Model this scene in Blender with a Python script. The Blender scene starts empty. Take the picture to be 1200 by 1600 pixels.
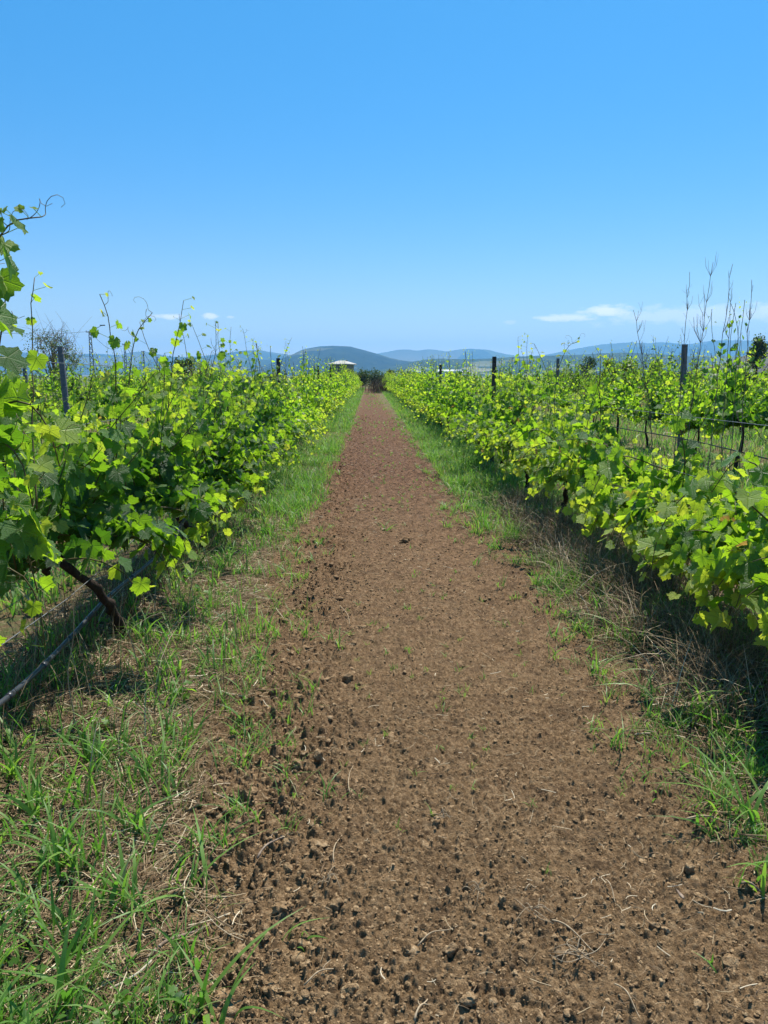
import bpy, math, random
import numpy as np
from math import radians as R, sin, cos, pi, tan, atan

# ---------------------------------------------------------------- scene, camera, light
sc = bpy.context.scene
col = sc.collection
sc.render.engine = 'CYCLES'
sc.cycles.use_denoising = True
sc.cycles.max_bounces = 8
sc.cycles.diffuse_bounces = 3
sc.cycles.glossy_bounces = 2
sc.cycles.transmission_bounces = 4
sc.cycles.volume_bounces = 0
sc.cycles.caustics_reflective = False
sc.cycles.caustics_refractive = False
sc.view_settings.view_transform = 'Standard'
sc.view_settings.look = 'None'
sc.view_settings.gamma = 1
sc.view_settings.exposure = 0.70

CAM_H, FPX, HY, VX = 1.6, 1209.0, 587.0, 578.0
PITCH = atan((800 - HY) / FPX)
FH, FV = FPX / cos(PITCH), FPX / cos(PITCH) ** 2   # pixels per unit slope close to the horizon
YAW = atan((600 - VX) / FPX)              # camera looks this far to the right of +Y
cam_d = bpy.data.cameras.new('camera')
cam = bpy.data.objects.new('camera', cam_d); col.objects.link(cam)
cam.location = (0, 0, CAM_H)
cam.rotation_euler = (pi / 2 - PITCH, 0, -YAW)
cam_d.sensor_fit = 'VERTICAL'
cam_d.sensor_height = 24
cam_d.lens = 24 * FPX / 1600
cam_d.clip_start = 0.05
cam_d.clip_end = 120000
sc.camera = cam

SUN_EL, SUN_AZ = R(62), R(24)             # azimuth clockwise from +Y: ahead and to the right
world = bpy.data.worlds.new('World'); sc.world = world
world.use_nodes = True
wn, wl = world.node_tree.nodes, world.node_tree.links
wn.clear()
wo = wn.new('ShaderNodeOutputWorld'); wb = wn.new('ShaderNodeBackground')
sky = wn.new('ShaderNodeTexSky'); sky.sky_type = 'NISHITA'
sky.sun_disc = False
sky.sun_elevation = SUN_EL; sky.sun_rotation = SUN_AZ
sky.altitude = 0; sky.air_density = 1.0; sky.dust_density = 0.7; sky.ozone_density = 3.0
wb.inputs['Strength'].default_value = 0.097
# small far clouds low over the horizon, laid out by direction in the sky
tc = wn.new('ShaderNodeTexCoord')
def wmath(op, a, b=None, c=None):
    n = wn.new('ShaderNodeMath'); n.operation = op
    for i, v in enumerate((a, b, c)):
        if v is None: continue
        if isinstance(v, (int, float)): n.inputs[i].default_value = v
        else: wl.new(v, n.inputs[i])
    return n.outputs[0]
sep = wn.new('ShaderNodeSeparateXYZ'); wl.new(tc.outputs['Generated'], sep.inputs[0])
az = wmath('ARCTAN2', sep.outputs[0], sep.outputs[1])
el = wmath('ARCSINE', sep.outputs[2])
cmb = wn.new('ShaderNodeCombineXYZ')
wl.new(az, cmb.inputs[0]); wl.new(wmath('MULTIPLY', el, 2.6), cmb.inputs[1])
nz = wn.new('ShaderNodeTexNoise'); nz.inputs['Scale'].default_value = 42; nz.inputs['Detail'].default_value = 7
nz.inputs['Roughness'].default_value = 0.6
wl.new(cmb.outputs[0], nz.inputs['Vector'])
def cloud(caz, cel, waz, wel, k):
    dx = wmath('DIVIDE', wmath('SUBTRACT', az, caz), waz)
    dy = wmath('DIVIDE', wmath('SUBTRACT', el, cel), wel)
    r = wmath('SQRT', wmath('ADD', wmath('MULTIPLY', dx, dx), wmath('MULTIPLY', dy, dy)))
    m = wmath('SUBTRACT', 1.25, wmath('ADD', r, wmath('MULTIPLY', wmath('SUBTRACT', nz.outputs[0], 0.5), -2.6)))
    n = wn.new('ShaderNodeMath'); n.operation = 'MULTIPLY'; n.use_clamp = True
    wl.new(m, n.inputs[0]); n.inputs[1].default_value = 1.4
    return wmath('MULTIPLY', n.outputs[0], k)
def az_of(px): return atan((px - VX) / FH)
def el_of(px, py): return atan((HY - py) / FV)
cl = None
for px, py, wx, wy, k in ((268, 499, 20, 4.5, .8), (333, 497, 11, 4.5, .75), (364, 498, 5, 2, .4), (886, 500, 42, 5.0, .75),
                          (948, 491, 34, 8, .85), (1090, 500, 130, 13, .42), (1240, 495, 60, 14, .5), (795, 505, 10, 3, .3)):
    c = cloud(az_of(px), el_of(px, py), wx / FPX, wy / FPX, k)
    cl = c if cl is None else wmath('MAXIMUM', cl, c)
mixc = wn.new('ShaderNodeMix'); mixc.data_type = 'RGBA'
wl.new(cl, mixc.inputs['Factor']); mixc.inputs['B'].default_value = (9.2, 8.9, 8.6, 1)
hsv = wn.new('ShaderNodeHueSaturation'); hsv.inputs['Saturation'].default_value = 1.0
wl.new(sky.outputs[0], hsv.inputs['Color'])
def wvec(op, a, b):
    n = wn.new('ShaderNodeVectorMath'); n.operation = op; wl.new(a, n.inputs[0]); n.inputs[1].default_value = b; return n.outputs[0]
SK = 6.6
gm = wn.new('ShaderNodeGamma'); gm.inputs[1].default_value = 1.85     # the deep clean blue of the day
wl.new(wvec('MULTIPLY', hsv.outputs[0], (1 / SK,) * 3), gm.inputs[0])
hz = wn.new('ShaderNodeMix'); hz.data_type = 'RGBA'                  # paler air low over the horizon
wl.new(wmath('MULTIPLY', wmath('EXPONENT', wmath('MULTIPLY', wmath('MAXIMUM', el, 0.0), -14.0)), .80), hz.inputs['Factor'])
ev = wn.new('ShaderNodeMix'); ev.data_type = 'RGBA'; ev.inputs['Factor'].default_value = .60   # evens the computed sky towards the clear azure of the day
wl.new(wvec('MULTIPLY', gm.outputs[0], (.60 * SK, 1.04 * SK, 1.00 * SK)), ev.inputs['A']); ev.inputs['B'].default_value = (.32, 2.55, 5.7, 1)
wl.new(ev.outputs['Result'], hz.inputs['A'])
hz.inputs['B'].default_value = (11.0, 9.0, 6.8, 1)
wl.new(hz.outputs['Result'], mixc.inputs['A'])
wl.new(mixc.outputs['Result'], wb.inputs['Color'])
wl.new(wb.outputs[0], wo.inputs[0])

sun_d = bpy.data.lights.new('sun', 'SUN'); sun_d.energy = 5.0; sun_d.angle = R(0.53); sun_d.color = (1.0, 0.95, 0.87)
sun = bpy.data.objects.new('sun', sun_d); col.objects.link(sun)
sun.rotation_euler = (pi / 2 - SUN_EL, 0, pi - SUN_AZ)   # lamp -Z points away from the sun

# ---------------------------------------------------------------- small helpers
rng = np.random.default_rng(7)
def nrm(a):
    a = np.asarray(a, float)
    return a / np.maximum(np.linalg.norm(a, axis=-1, keepdims=True), 1e-9)
def ground_at(px, py, z=0.0):
    """point of the plane at height z seen at a photo pixel"""
    a, b = (px - 600) / FPX, (800 - py) / FPX
    fx, fy, fz = sin(YAW) * cos(PITCH), cos(YAW) * cos(PITCH), -sin(PITCH)
    ux, uy, uz = sin(YAW) * sin(PITCH), cos(YAW) * sin(PITCH), cos(PITCH)
    rx, ry = cos(YAW), -sin(YAW)
    d = (fx + a * rx + b * ux, fy + a * ry + b * uy, fz + b * uz)
    t = (z - CAM_H) / d[2]
    return (d[0] * t, d[1] * t)

def h2(ix, iy, seed):
    n = (ix.astype(np.int64) * 374761393 + iy.astype(np.int64) * 668265263 + seed * 974711) & 0xFFFFFFFF
    n = ((n ^ (n >> 13)) * 1274126177) & 0xFFFFFFFF
    n = ((n ^ (n >> 16)) * 2246822519) & 0xFFFFFFFF
    return ((n ^ (n >> 15)) & 0xFFFFFF) / float(0xFFFFFF)
def vnoise(x, y, seed=0):
    ix, iy = np.floor(x), np.floor(y)
    fx, fy = x - ix, y - iy
    fx = fx * fx * (3 - 2 * fx); fy = fy * fy * (3 - 2 * fy)
    a = h2(ix, iy, seed); b = h2(ix + 1, iy, seed); c = h2(ix, iy + 1, seed); d = h2(ix + 1, iy + 1, seed)
    return (a * (1 - fx) + b * fx) * (1 - fy) + (c * (1 - fx) + d * fx) * fy
def fbm(x, y, seed=0, octv=4, g=0.5):
    s = 0; a = 1; t = 0
    for i in range(octv):
        s = s + a * vnoise(x * 2 ** i + 13.7 * i, y * 2 ** i - 7.1 * i, seed + i); t += a; a *= g
    return s / t
def bumps(x, y, sc_, seed, p=0.7, k=0.6):
    """rounded crumbs of soil, height in metres"""
    u, v = x / sc_, y / sc_
    iu, iv = np.floor(u), np.floor(v)
    out = np.zeros_like(u)
    for dx in (-1, 0, 1):
        for dy in (-1, 0, 1):
            cx, cy = iu + dx, iv + dy
            hx, hy, hr = h2(cx, cy, seed), h2(cx, cy, seed + 1), h2(cx, cy, seed + 2)
            r = (0.18 + 0.5 * hr) * (hr < p)
            an = h2(cx, cy, seed + 3) * 6.28
            qx, qy = u - cx - hx, v - cy - hy
            q1 = qx * np.cos(an) + qy * np.sin(an); q2 = (qy * np.cos(an) - qx * np.sin(an)) * (1 + .6 * hx)
            d2 = q1 * q1 + q2 * q2
            out = np.maximum(out, (.5 * np.sqrt(np.maximum(r * r - d2, 0)) + .6 * np.maximum(r * r - d2, 0) / (r + 1e-6)) * k)
    return out * sc_
def sst(a, b, x):
    t = np.clip((x - a) / (b - a), 0, 1); return t * t * (3 - 2 * t)

# lane pattern across x: rows of vines stand at ROWS, tilled soil between them
ROWS = [-1.68, 2.12, -5.7, 5.95, -9.6, 9.8, -13.5, 13.6, -17.4, 17.4]
def soil_w(x, y):
    """1 on tilled soil, 0 in the grassy strips under the rows"""
    x = np.asarray(x, float); y = np.asarray(y, float)
    wob = (fbm(x * .0 + 3.3, y * 0.9, 5, 3) - .5) * .25 + (fbm(x * 5, y * 5, 9, 3) - .5) * .5
    wob2 = (fbm(x * .0 + 9.3, y * 0.8, 15, 3) - .5) * .3 + (fbm(x * 5, y * 5, 19, 3) - .5) * .5
    el_ = np.interp(y, [1, 3, 5, 8, 15, 25, 60], [-.62, -.70, -.75, -.84, -.82, -.60, -.58])
    er_ = np.interp(y, [1, 3, 6, 9, 15, 27, 48, 80], [1.36, 1.38, 1.36, 1.18, 1.12, 1.08, .72, .72])
    left = sst(-.20, .20, x - el_ + wob); right = sst(-.20, .20, er_ - x + wob2)
    main = left * right
    per = np.abs(((x - 2.12 + 1.9) % 3.85) - 1.9)
    other = sst(.85, 1.1, per + wob) * np.maximum(.25 + .55 * sst(.45, .6, fbm(x * .5, y * .2, 31, 3)), (1 - sst(9, 16, y)) * (x < 0) * .95)
    w = np.where((x > -1.9) & (x < 2.1), main, other)
    return w * (1 - sst(96, 102, y + (x ** 2) * .01 * 0))
def base_h(x, y):
    per = np.abs(((x - 2.12 + 1.9) % 3.85) - 1.9)
    h = .05 * np.exp(-(per / .45) ** 2) * (1 - sst(90, 110, y))
    h = h + .035 * (fbm(x * .9, y * .9, 2, 3) - .5)
    # furrow edges of the tilled strip
    h = h + .020 * np.exp(-((x + .62) / .16) ** 2) - .015 * np.exp(-((x + .30) / .22) ** 2) + .018 * np.exp(-((x - 1.2) / .2) ** 2) - .02 * np.exp(-((x - .85) / .16) ** 2)
    return h
def soil_h(x, y):
    w = soil_w(x, y)
    rough = .42 + 1.05 * np.exp(-((x + .45) / .30) ** 2) + .45 * np.exp(-((x - 1.25) / .25) ** 2)
    r2 = .5 + 1.0 * fbm(x * 3, y * 3, 77, 2)
    wx = x + .012 * (vnoise(x * 60, y * 60, 51) - .5); wy = y + .012 * (vnoise(x * 60, y * 60, 52) - .5)
    d = bumps(wx, wy, .018, 11, .92, 1.15) + bumps(wx, wy, .032, 21, .78, 1.0) * rough * r2
    d = d + bumps(wx, wy, .062, 31, .55, 1.0) * rough * r2 * sst(.3, .6, fbm(x * 2.2, y * 2.2, 8, 2) + .22 * (rough - .8))
    d = d + bumps(wx, wy, .012, 61, .8, .9) - .006 * sst(.5, .8, vnoise(wx * 70, wy * 70, 63)) - .006 * sst(.6, .9, vnoise(wx * 22, wy * 22, 64)) * r2 + .05 * sst(5, 12, y) * (fbm(x * 4.5, y * 4.5, 65, 4, .65) - .5)
    d = d + .022 * (fbm(x * 9, y * 9, 41, 3) - .5) * rough
    return base_h(x, y) + d * (.35 + .65 * w)

def tag(o, label=None, cat=None, group=None, kind=None):
    if label: o['label'] = label
    if cat: o['category'] = cat
    if group: o['group'] = group
    if kind: o['kind'] = kind
    return o
def empty(name, loc, rz=0, **k):
    o = bpy.data.objects.new(name, None); col.objects.link(o)
    o.location = loc; o.rotation_euler = (0, 0, rz); o.empty_display_size = .2
    return tag(o, **k)

class Acc:
    """collects vertices and faces (numpy), then becomes ONE mesh object"""
    def __init__(s): s.v = []; s.f = {}; s.n = 0; s.a = {}
    def add(s, v, faces, **attrs):
        v = np.asarray(v, float).reshape(-1, 3)
        for f in faces:
            f = np.asarray(f, int)
            if f.size: s.f.setdefault(f.shape[1], []).append(f + s.n)
        for k, val in attrs.items():
            s.a.setdefault(k, []).append((s.n, np.asarray(val, float)))
        s.v.append(v); s.n += len(v); return s
    def mesh(s, name, mat, smooth=True):
        me = bpy.data.meshes.new(name)
        V = np.concatenate(s.v) if s.v else np.zeros((0, 3))
        me.vertices.add(len(V)); me.vertices.foreach_set('co', V.ravel())
        loops = []; starts = []; tot = 0; cnt = 0
        for k, fs in s.f.items():
            F = np.concatenate(fs); loops.append(F.ravel())
            starts.append(tot + np.arange(len(F)) * k); tot += F.size; cnt += len(F)
        L = np.concatenate(loops); me.loops.add(len(L)); me.loops.foreach_set('vertex_index', L.astype(np.int32))
        me.polygons.add(cnt); me.polygons.foreach_set('loop_start', np.concatenate(starts).astype(np.int32))
        me.update(calc_edges=True)
        me.polygons.foreach_set('use_smooth', np.full(cnt, smooth))
        for k, parts in s.a.items():
            dim = parts[0][1].ndim
            if dim == 1:
                arr = np.zeros(len(V)); at = me.attributes.new(k, 'FLOAT', 'POINT')
                for st, val in parts: arr[st:st + len(val)] = val
                at.data.foreach_set('value', arr)
            else:
                arr = np.zeros((len(V), 3)); at = me.attributes.new(k, 'FLOAT_VECTOR', 'POINT')
                for st, val in parts: arr[st:st + len(val)] = val
                at.data.foreach_set('vector', arr.ravel())
        me.materials.append(mat)
        me.validate()
        return me
    def build(s, name, mat, parent=None, smooth=True, loc=None, **k):
        o = bpy.data.objects.new(name, s.mesh(name, mat, smooth)); col.objects.link(o)
        if parent is not None: o.parent = parent
        if loc is not None: o.location = loc
        return tag(o, **k)

def tube(acc, pts, rad, n=6, cap=True, **attr):
    pts = np.asarray(pts, float); m = len(pts)
    rad = np.broadcast_to(np.asarray(rad, float), (m,))
    t = nrm(np.gradient(pts, axis=0))
    ref = np.array([0, 0, 1.]) if abs(t[0][2]) < .9 else np.array([1., 0, 0])
    a = nrm(np.cross(t, ref)); b = np.cross(t, a)
    ang = np.arange(n) * 2 * pi / n
    V = pts[:, None] + (a[:, None] * np.cos(ang)[None, :, None] + b[:, None] * np.sin(ang)[None, :, None]) * rad[:, None, None]
    i = np.arange(m - 1)[:, None] * n; j = np.arange(n)[None]; j2 = (j + 1) % n
    F = np.stack([i + j, i + j2, i + n + j2, i + n + j], -1).reshape(-1, 4)
    fs = [F]
    if cap: fs.append(np.array([list(range(n))[::-1], [(m - 1) * n + q for q in range(n)]]))
    at = {k: np.full(m * n, v) for k, v in attr.items()}
    acc.add(V.reshape(-1, 3), fs, **at)
def box(acc, c, s, rot=0, tilt=None):
    x, y, z = [d / 2 for d in s]
    v = np.array([(-x, -y, -z), (x, -y, -z), (x, y, -z), (-x, y, -z), (-x, -y, z), (x, -y, z), (x, y, z), (-x, y, z)])
    cr, sr = cos(rot), sin(rot)
    v = v @ np.array([[cr, sr, 0], [-sr, cr, 0], [0, 0, 1]])
    acc.add(v + np.array(c), [np.array([(0, 3, 2, 1), (4, 5, 6, 7), (0, 1, 5, 4), (1, 2, 6, 5), (2, 3, 7, 6), (3, 0, 4, 7)])])
def poly(pts, n):
    """smooth resample of control points"""
    pts = np.asarray(pts, float); m = len(pts)
    P = np.vstack([2 * pts[0] - pts[1], pts, 2 * pts[-1] - pts[-2]])
    out = []
    for t in np.linspace(0, m - 1 - 1e-6, n):
        i = int(t); f = t - i
        a, b, c, d = P[i], P[i + 1], P[i + 2], P[i + 3]
        out.append(.5 * ((2 * b) + (-a + c) * f + (2 * a - 5 * b + 4 * c - d) * f * f + (-a + 3 * b - 3 * c + d) * f ** 3))
    return np.array(out)

# ---------------------------------------------------------------- materials
def new_mat(name):
    m = bpy.data.materials.new(name); m.use_nodes = True
    nt = m.node_tree; nt.nodes.clear()
    return m, nt
class NT:
    def __init__(s, name):
        s.m, s.t = new_mat(name); s.out = s.n('ShaderNodeOutputMaterial')
    def n(s, ty, **k):
        x = s.t.nodes.new(ty)
        for a, b in k.items(): setattr(x, a, b)
        return x
    def l(s, a, b): s.t.links.new(a, b)
    def put(s, sock, v):
        if isinstance(v, (int, float)): sock.default_value = v
        elif isinstance(v, (tuple, list)): sock.default_value = v if len(v) != 3 or sock.type != 'RGBA' else (*v, 1)
        else: s.l(v, sock)
    def math(s, op, a, b=None, c=None, clamp=False):
        x = s.n('ShaderNodeMath', operation=op, use_clamp=clamp)
        for i, v in enumerate((a, b, c)):
            if v is not None: s.put(x.inputs[i], v)
        return x.outputs[0]
    def mix(s, f, a, b):
        x = s.n('ShaderNodeMix', data_type='RGBA'); s.put(x.inputs['Factor'], f)
        s.put(x.inputs['A'], a); s.put(x.inputs['B'], b); return x.outputs['Result']
    def ramp(s, f, stops):
        x = s.n('ShaderNodeValToRGB'); s.l(f, x.inputs[0]); e = x.color_ramp.elements
        while len(e) < len(stops): e.new(.5)
        for q, (p, c) in zip(e, stops): q.position = p; q.color = (*c, 1) if len(c) == 3 else c
        return x.outputs[0]
    def noise(s, scale, detail=4, rough=.55, vec=None, typ='3D', out=0):
        x = s.n('ShaderNodeTexNoise'); x.inputs['Scale'].default_value = scale
        x.inputs['Detail'].default_value = detail; x.inputs['Roughness'].default_value = rough
        if vec is not None: s.l(vec, x.inputs['Vector'])
        return x.outputs[out]
    def attr(s, name, vec=False):
        x = s.n('ShaderNodeAttribute', attribute_name=name); return x.outputs['Vector' if vec else 'Fac']
    def pos(s): return s.n('ShaderNodeNewGeometry').outputs['Position']
    def objc(s): return s.n('ShaderNodeTexCoord').outputs['Object']
    def bsdf(s, color, rough=.8, spec=.3, normal=None, metallic=0):
        x = s.n('ShaderNodeBsdfPrincipled'); s.put(x.inputs['Base Color'], color)
        s.put(x.inputs['Roughness'], rough); s.put(x.inputs['Specular IOR Level'], spec); s.put(x.inputs['Metallic'], metallic)
        if normal is not None: s.l(normal, x.inputs['Normal'])
        return x.outputs[0]
    def bump(s, h, strength=.5, dist=.01):
        x = s.n('ShaderNodeBump'); x.inputs['Strength'].default_value = strength; x.inputs['Distance'].default_value = dist
        s.l(h, x.inputs['Height']); return x.outputs[0]
    def end(s, sh): s.l(sh, s.out.inputs[0]); return s.m

def mat_ground():
    k = NT('ground_soil'); p = k.pos(); w = k.attr('soil'); hh = k.attr('crumb'); farm = k.attr('field')
    n1 = k.noise(2.2, 5, .6, p); n2 = k.noise(38, 6, .65, p); n3 = k.noise(260, 4, .6, p); n4 = k.noise(7, 6, .7, p)
    soil = k.ramp(n2, [(.32, (.070, .042, .021)), (.5, (.228, .140, .070)), (.68, (.47, .325, .180))])
    soil = k.mix(k.math('MULTIPLY', n3, .55), soil, k.ramp(n3, [(.3, (.09, .05, .024)), (.7, (.33, .225, .118))]))
    soil = k.mix(k.ramp(n1, [(.42, (0, 0, 0)), (.62, (1, 1, 1))]), soil, k.mix(.20, soil, (.25, .17, .088, 1)))
    soil = k.mix(k.ramp(n4, [(.38, (.5, .5, .5)), (.52, (0, 0, 0))]), soil, (.085, .052, .030, 1))
    sepn = k.n('ShaderNodeSeparateXYZ'); k.l(p, sepn.inputs[0])
    red = k.math('MULTIPLY', k.math('DIVIDE', k.math('SUBTRACT', sepn.outputs[1], 1.5), 11, clamp=True), .88)   # the soil further along is redder and darker
    soil = k.mix(red, soil, k.ramp(k.noise(14, 6, .75, p), [(.38, (.024, .012, .006)), (.5, (.098, .046, .024)), (.64, (.25, .135, .075))]))
    thatch = k.ramp(n2, [(.3, (.065, .042, .022)), (.5, (.15, .098, .050)), (.7, (.27, .19, .105))])
    thatch = k.mix(k.ramp(k.noise(9, 4, .6, p), [(.42, (0, 0, 0)), (.62, (.75, .75, .75))]), thatch, k.mix(n3, (.05, .085, .020, 1), (.11, .16, .045, 1)))
    c = k.mix(w, thatch, soil)
    fld = k.n('ShaderNodeTexVoronoi'); fld.inputs['Scale'].default_value = .0045; k.l(p, fld.inputs['Vector'])
    fsep = k.n('ShaderNodeSeparateColor'); k.l(fld.outputs['Color'], fsep.inputs[0])
    fc = k.ramp(fsep.outputs[0], [(.1, (.055, .085, .025)), (.4, (.10, .13, .04)), (.6, (.22, .19, .09)), (.8, (.30, .25, .13)), (.95, (.06, .10, .03))])
    c = k.mix(farm, c, k.mix(n1, fc, k.mix(.6, fc, (.07, .09, .03, 1))))
    b = k.bump(k.math('ADD', k.math('MULTIPLY', n3, .5), k.noise(110, 5, .7, p)), 1.0, .016)
    return k.end(k.bsdf(c, .93, .12, b))
def mat_clod():
    k = NT('clod_soil'); p = k.pos(); n = k.noise(45, 6, .65, p); n3 = k.noise(260, 4, .6, p)
    c = k.ramp(n, [(.30, (.10, .062, .031)), (.5, (.28, .180, .092)), (.70, (.52, .37, .21))])
    c = k.mix(k.math('MULTIPLY', n3, .25), c, (.34, .22, .12, 1))
    sy = k.n('ShaderNodeSeparateXYZ'); k.l(p, sy.inputs[0])
    c = k.mix(k.math('MULTIPLY', k.math('DIVIDE', k.math('SUBTRACT', sy.outputs[1], 1.5), 11, clamp=True), .75), c, k.mix(n, (.045, .019, .010, 1), (.18, .082, .043, 1)))
    return k.end(k.bsdf(c, .95, .1, k.bump(k.math('ADD', n3, n), .9, .008)))
def mat_leaf(name, dark, mid, young, trans_gain=1.0, fac=.50, spec=.5, rough=.42, veins=True):
    k = NT(name); t = k.attr('tone'); info = k.n('ShaderNodeObjectInfo')
    t = k.math('ADD', t, k.math('MULTIPLY', k.math('SUBTRACT', info.outputs['Random'], .75), .14), clamp=True)
    c = k.ramp(t, [(0, dark), (.45, mid), (.93, young), (1, (.26, .17, .06))])
    nrml = None
    if veins:
        lv = k.attr('luv', True); s3 = k.n('ShaderNodeSeparateXYZ'); k.l(lv, s3.inputs[0])
        an = k.math('ABSOLUTE', k.math('ARCTAN2', s3.outputs[0], s3.outputs[1]))
        pp = k.n('ShaderNodeMath', operation='PINGPONG'); k.l(an, pp.inputs[0]); pp.inputs[1].default_value = R(26.5)
        ln = k.n('ShaderNodeVectorMath', operation='LENGTH'); k.l(lv, ln.inputs[0]); r = ln.outputs['Value']
        d = k.math('MULTIPLY', pp.outputs[0], r)
        vein = k.math('SUBTRACT', 1, k.math('DIVIDE', d, .035, clamp=True), clamp=True)
        # side veins run out from the main ones
        sv = k.math('PINGPONG', k.math('ADD', r, k.math('MULTIPLY', pp.outputs[0], -.55)), .075)
        svm = k.math('SUBTRACT', 1, k.math('DIVIDE', sv, .016, clamp=True), clamp=True)
        vv = k.math('MAXIMUM', vein, k.math('MULTIPLY', svm, .45))
        c2 = k.mix(k.math('MULTIPLY', vv, .5), c, (.20, .27, .07, 1))
        bl = k.noise(26, 3, .6, lv)
        hgt = k.math('ADD', k.math('MULTIPLY', vv, -.8), bl)
        nrml = k.bump(hgt, .55, .012)
    else: c2 = c
    pb = k.bsdf(c2, rough, spec, nrml)
    tr = k.n('ShaderNodeBsdfTranslucent')
    tcol = k.ramp(t, [(0, (.10 * trans_gain, .27 * trans_gain, .012)), (.45, (.42 * trans_gain, .72 * trans_gain, .022)), (.93, (.80 * trans_gain, .90 * trans_gain, .06)), (1, (.45, .27, .06))])
    if veins: tcol = k.mix(k.math('MULTIPLY', vv, .45), tcol, (.12, .2, .02, 1))
    k.l(tcol, tr.inputs[0])
    if nrml is not None: k.l(nrml, tr.inputs['Normal'])
    mx = k.n('ShaderNodeMixShader'); mx.inputs[0].default_value = fac
    k.l(pb, mx.inputs[1]); k.l(tr.outputs[0], mx.inputs[2])
    return k.end(mx.outputs[0])
def mat_bark(name, c0, c1, scale=30, rough=.9, strength=.8, dist=.008):
    k = NT(name); o = k.objc(); mp = k.n('ShaderNodeMapping'); mp.inputs['Scale'].default_value = (1, 1, .22); k.l(o, mp.inputs[0])
    n = k.noise(scale, 6, .65, mp.outputs[0])
    return k.end(k.bsdf(k.ramp(n, [(.3, c0), (.68, c1)]), rough, .2, k.bump(n, strength, dist)))
def mat_tone(name, stops, rough=.75, spec=.25, trans=0.0, tcol=None):
    k = NT(name); t = k.attr('tone'); c = k.ramp(t, stops); s = k.bsdf(c, rough, spec)
    if trans:
        tr = k.n('ShaderNodeBsdfTranslucent'); k.l(k.ramp(t, tcol), tr.inputs[0])
        mx = k.n('ShaderNodeMixShader'); mx.inputs[0].default_value = trans
        k.l(s, mx.inputs[1]); k.l(tr.outputs[0], mx.inputs[2]); s = mx.outputs[0]
    return k.end(s)
def mat_plain(name, c0, c1, scale, rough=.8, spec=.3, bump=.2, dist=.01, metallic=0):
    k = NT(name); n = k.noise(scale, 5, .6, k.objc())
    return k.end(k.bsdf(k.ramp(n, [(.3, c0), (.7, c1)]), rough, spec, k.bump(n, bump, dist), metallic))
def mat_hill(name, f0, f1, fieldc, amount, scale=.0016):
    k = NT(name); p = k.pos(); w = k.attr('low')
    n = k.noise(scale * 6, 7, .65, p); n2 = k.noise(scale * 1.4, 4, .6, p); n3 = k.noise(scale * 40, 4, .7, p)
    c = k.ramp(k.math('ADD', k.math('MULTIPLY', n, .6), k.math('MULTIPLY', n3, .4)), [(.38, f0), (.62, f1)])
    v = k.n('ShaderNodeTexVoronoi'); v.inputs['Scale'].default_value = scale * 2.4; k.l(p, v.inputs['Vector'])
    sp = k.n('ShaderNodeSeparateColor'); k.l(v.outputs['Color'], sp.inputs[0])
    m = k.math('MULTIPLY', k.math('GREATER_THAN', k.math('ADD', k.math('MULTIPLY', sp.outputs[0], .6), k.math('MULTIPLY', n2, .6)), 1 - amount), w)
    c = k.mix(m, c, k.mix(sp.outputs[1], fieldc, (.16, .19, .08, 1)))
    return k.end(k.bsdf(c, .95, .05))

M = {}
M['ground'] = mat_ground(); M['clod'] = mat_clod()
M['leaf'] = mat_leaf('vine_leaf', (.020, .075, .022), (.065, .165, .022), (.34, .46, .045))
M['leaf_far'] = mat_leaf('vine_leaf_far', (.020, .070, .016), (.075, .170, .020), (.29, .40, .045), veins=False, rough=.5, spec=.35)
M['leaf_olive'] = mat_leaf('vine_leaf_olive', (.035, .065, .016), (.095, .13, .026), (.25, .25, .055), trans_gain=.8, veins=False, rough=.55, spec=.3)
M['tree_leaf'] = mat_leaf('tree_leaf', (.014, .036, .012), (.030, .070, .020), (.07, .12, .035), trans_gain=.35, fac=.25, veins=False, rough=.6, spec=.25)
M['silver_leaf'] = mat_leaf('silver_leaf', (.06, .085, .05), (.10, .13, .075), (.17, .20, .12), trans_gain=.4, fac=.3, veins=False, rough=.6, spec=.25)
M['trunk'] = mat_bark('vine_bark', (.012, .008, .007), (.070, .048, .036), 48, .92, 1.0, .022)
M['cane'] = mat_bark('vine_cane', (.075, .045, .020), (.15, .13, .045), 20, .6, .3, .002)
M['grass'] = mat_tone('grass_blade', [(0, (.045, .12, .028)), (.5, (.12, .23, .036)), (.85, (.17, .28, .055)), (1, (.34, .30, .13))], .5, .4,
                      .38, [(0, (.08, .26, .03)), (.5, (.20, .50, .04)), (.85, (.38, .62, .06)), (1, (.45, .38, .12))])
M['straw'] = mat_tone('dry_straw', [(0, (.060, .036, .020)), (.4, (.17, .11, .060)), (.75, (.36, .265, .15)), (1, (.62, .52, .36))], .8, .2)
M['twig'] = mat_bark('twig_bark', (.11, .075, .055), (.32, .24, .17), 60, .85, .5, .003)
M['palestick'] = mat_bark('pale_stick', (.22, .155, .09), (.46, .35, .22), 60, .8, .4, .002)
M['post'] = mat_plain('concrete_post', (.085, .092, .105), (.165, .172, .185), 30, .85, .25, .4, .004)
M['postdark'] = mat_plain('old_wood_post', (.030, .026, .024), (.085, .075, .066), 25, .9, .2, .5, .004)
M['wire'] = mat_plain('galvanised_wire', (.12, .12, .12), (.26, .26, .26), 40, .45, .5, .1, .001, .7)
M['hose'] = mat_plain('black_pipe', (.018, .020, .024), (.040, .043, .050), 18, .38, .5, .08, .001)
M['weed'] = mat_bark('dry_weed_stalk', (.085, .060, .048), (.21, .155, .115), 40, .85, .3, .002)
M['steel'] = mat_plain('pole_steel', (.025, .026, .028), (.06, .06, .06), 4, .7, .4, .1, .01)
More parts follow.
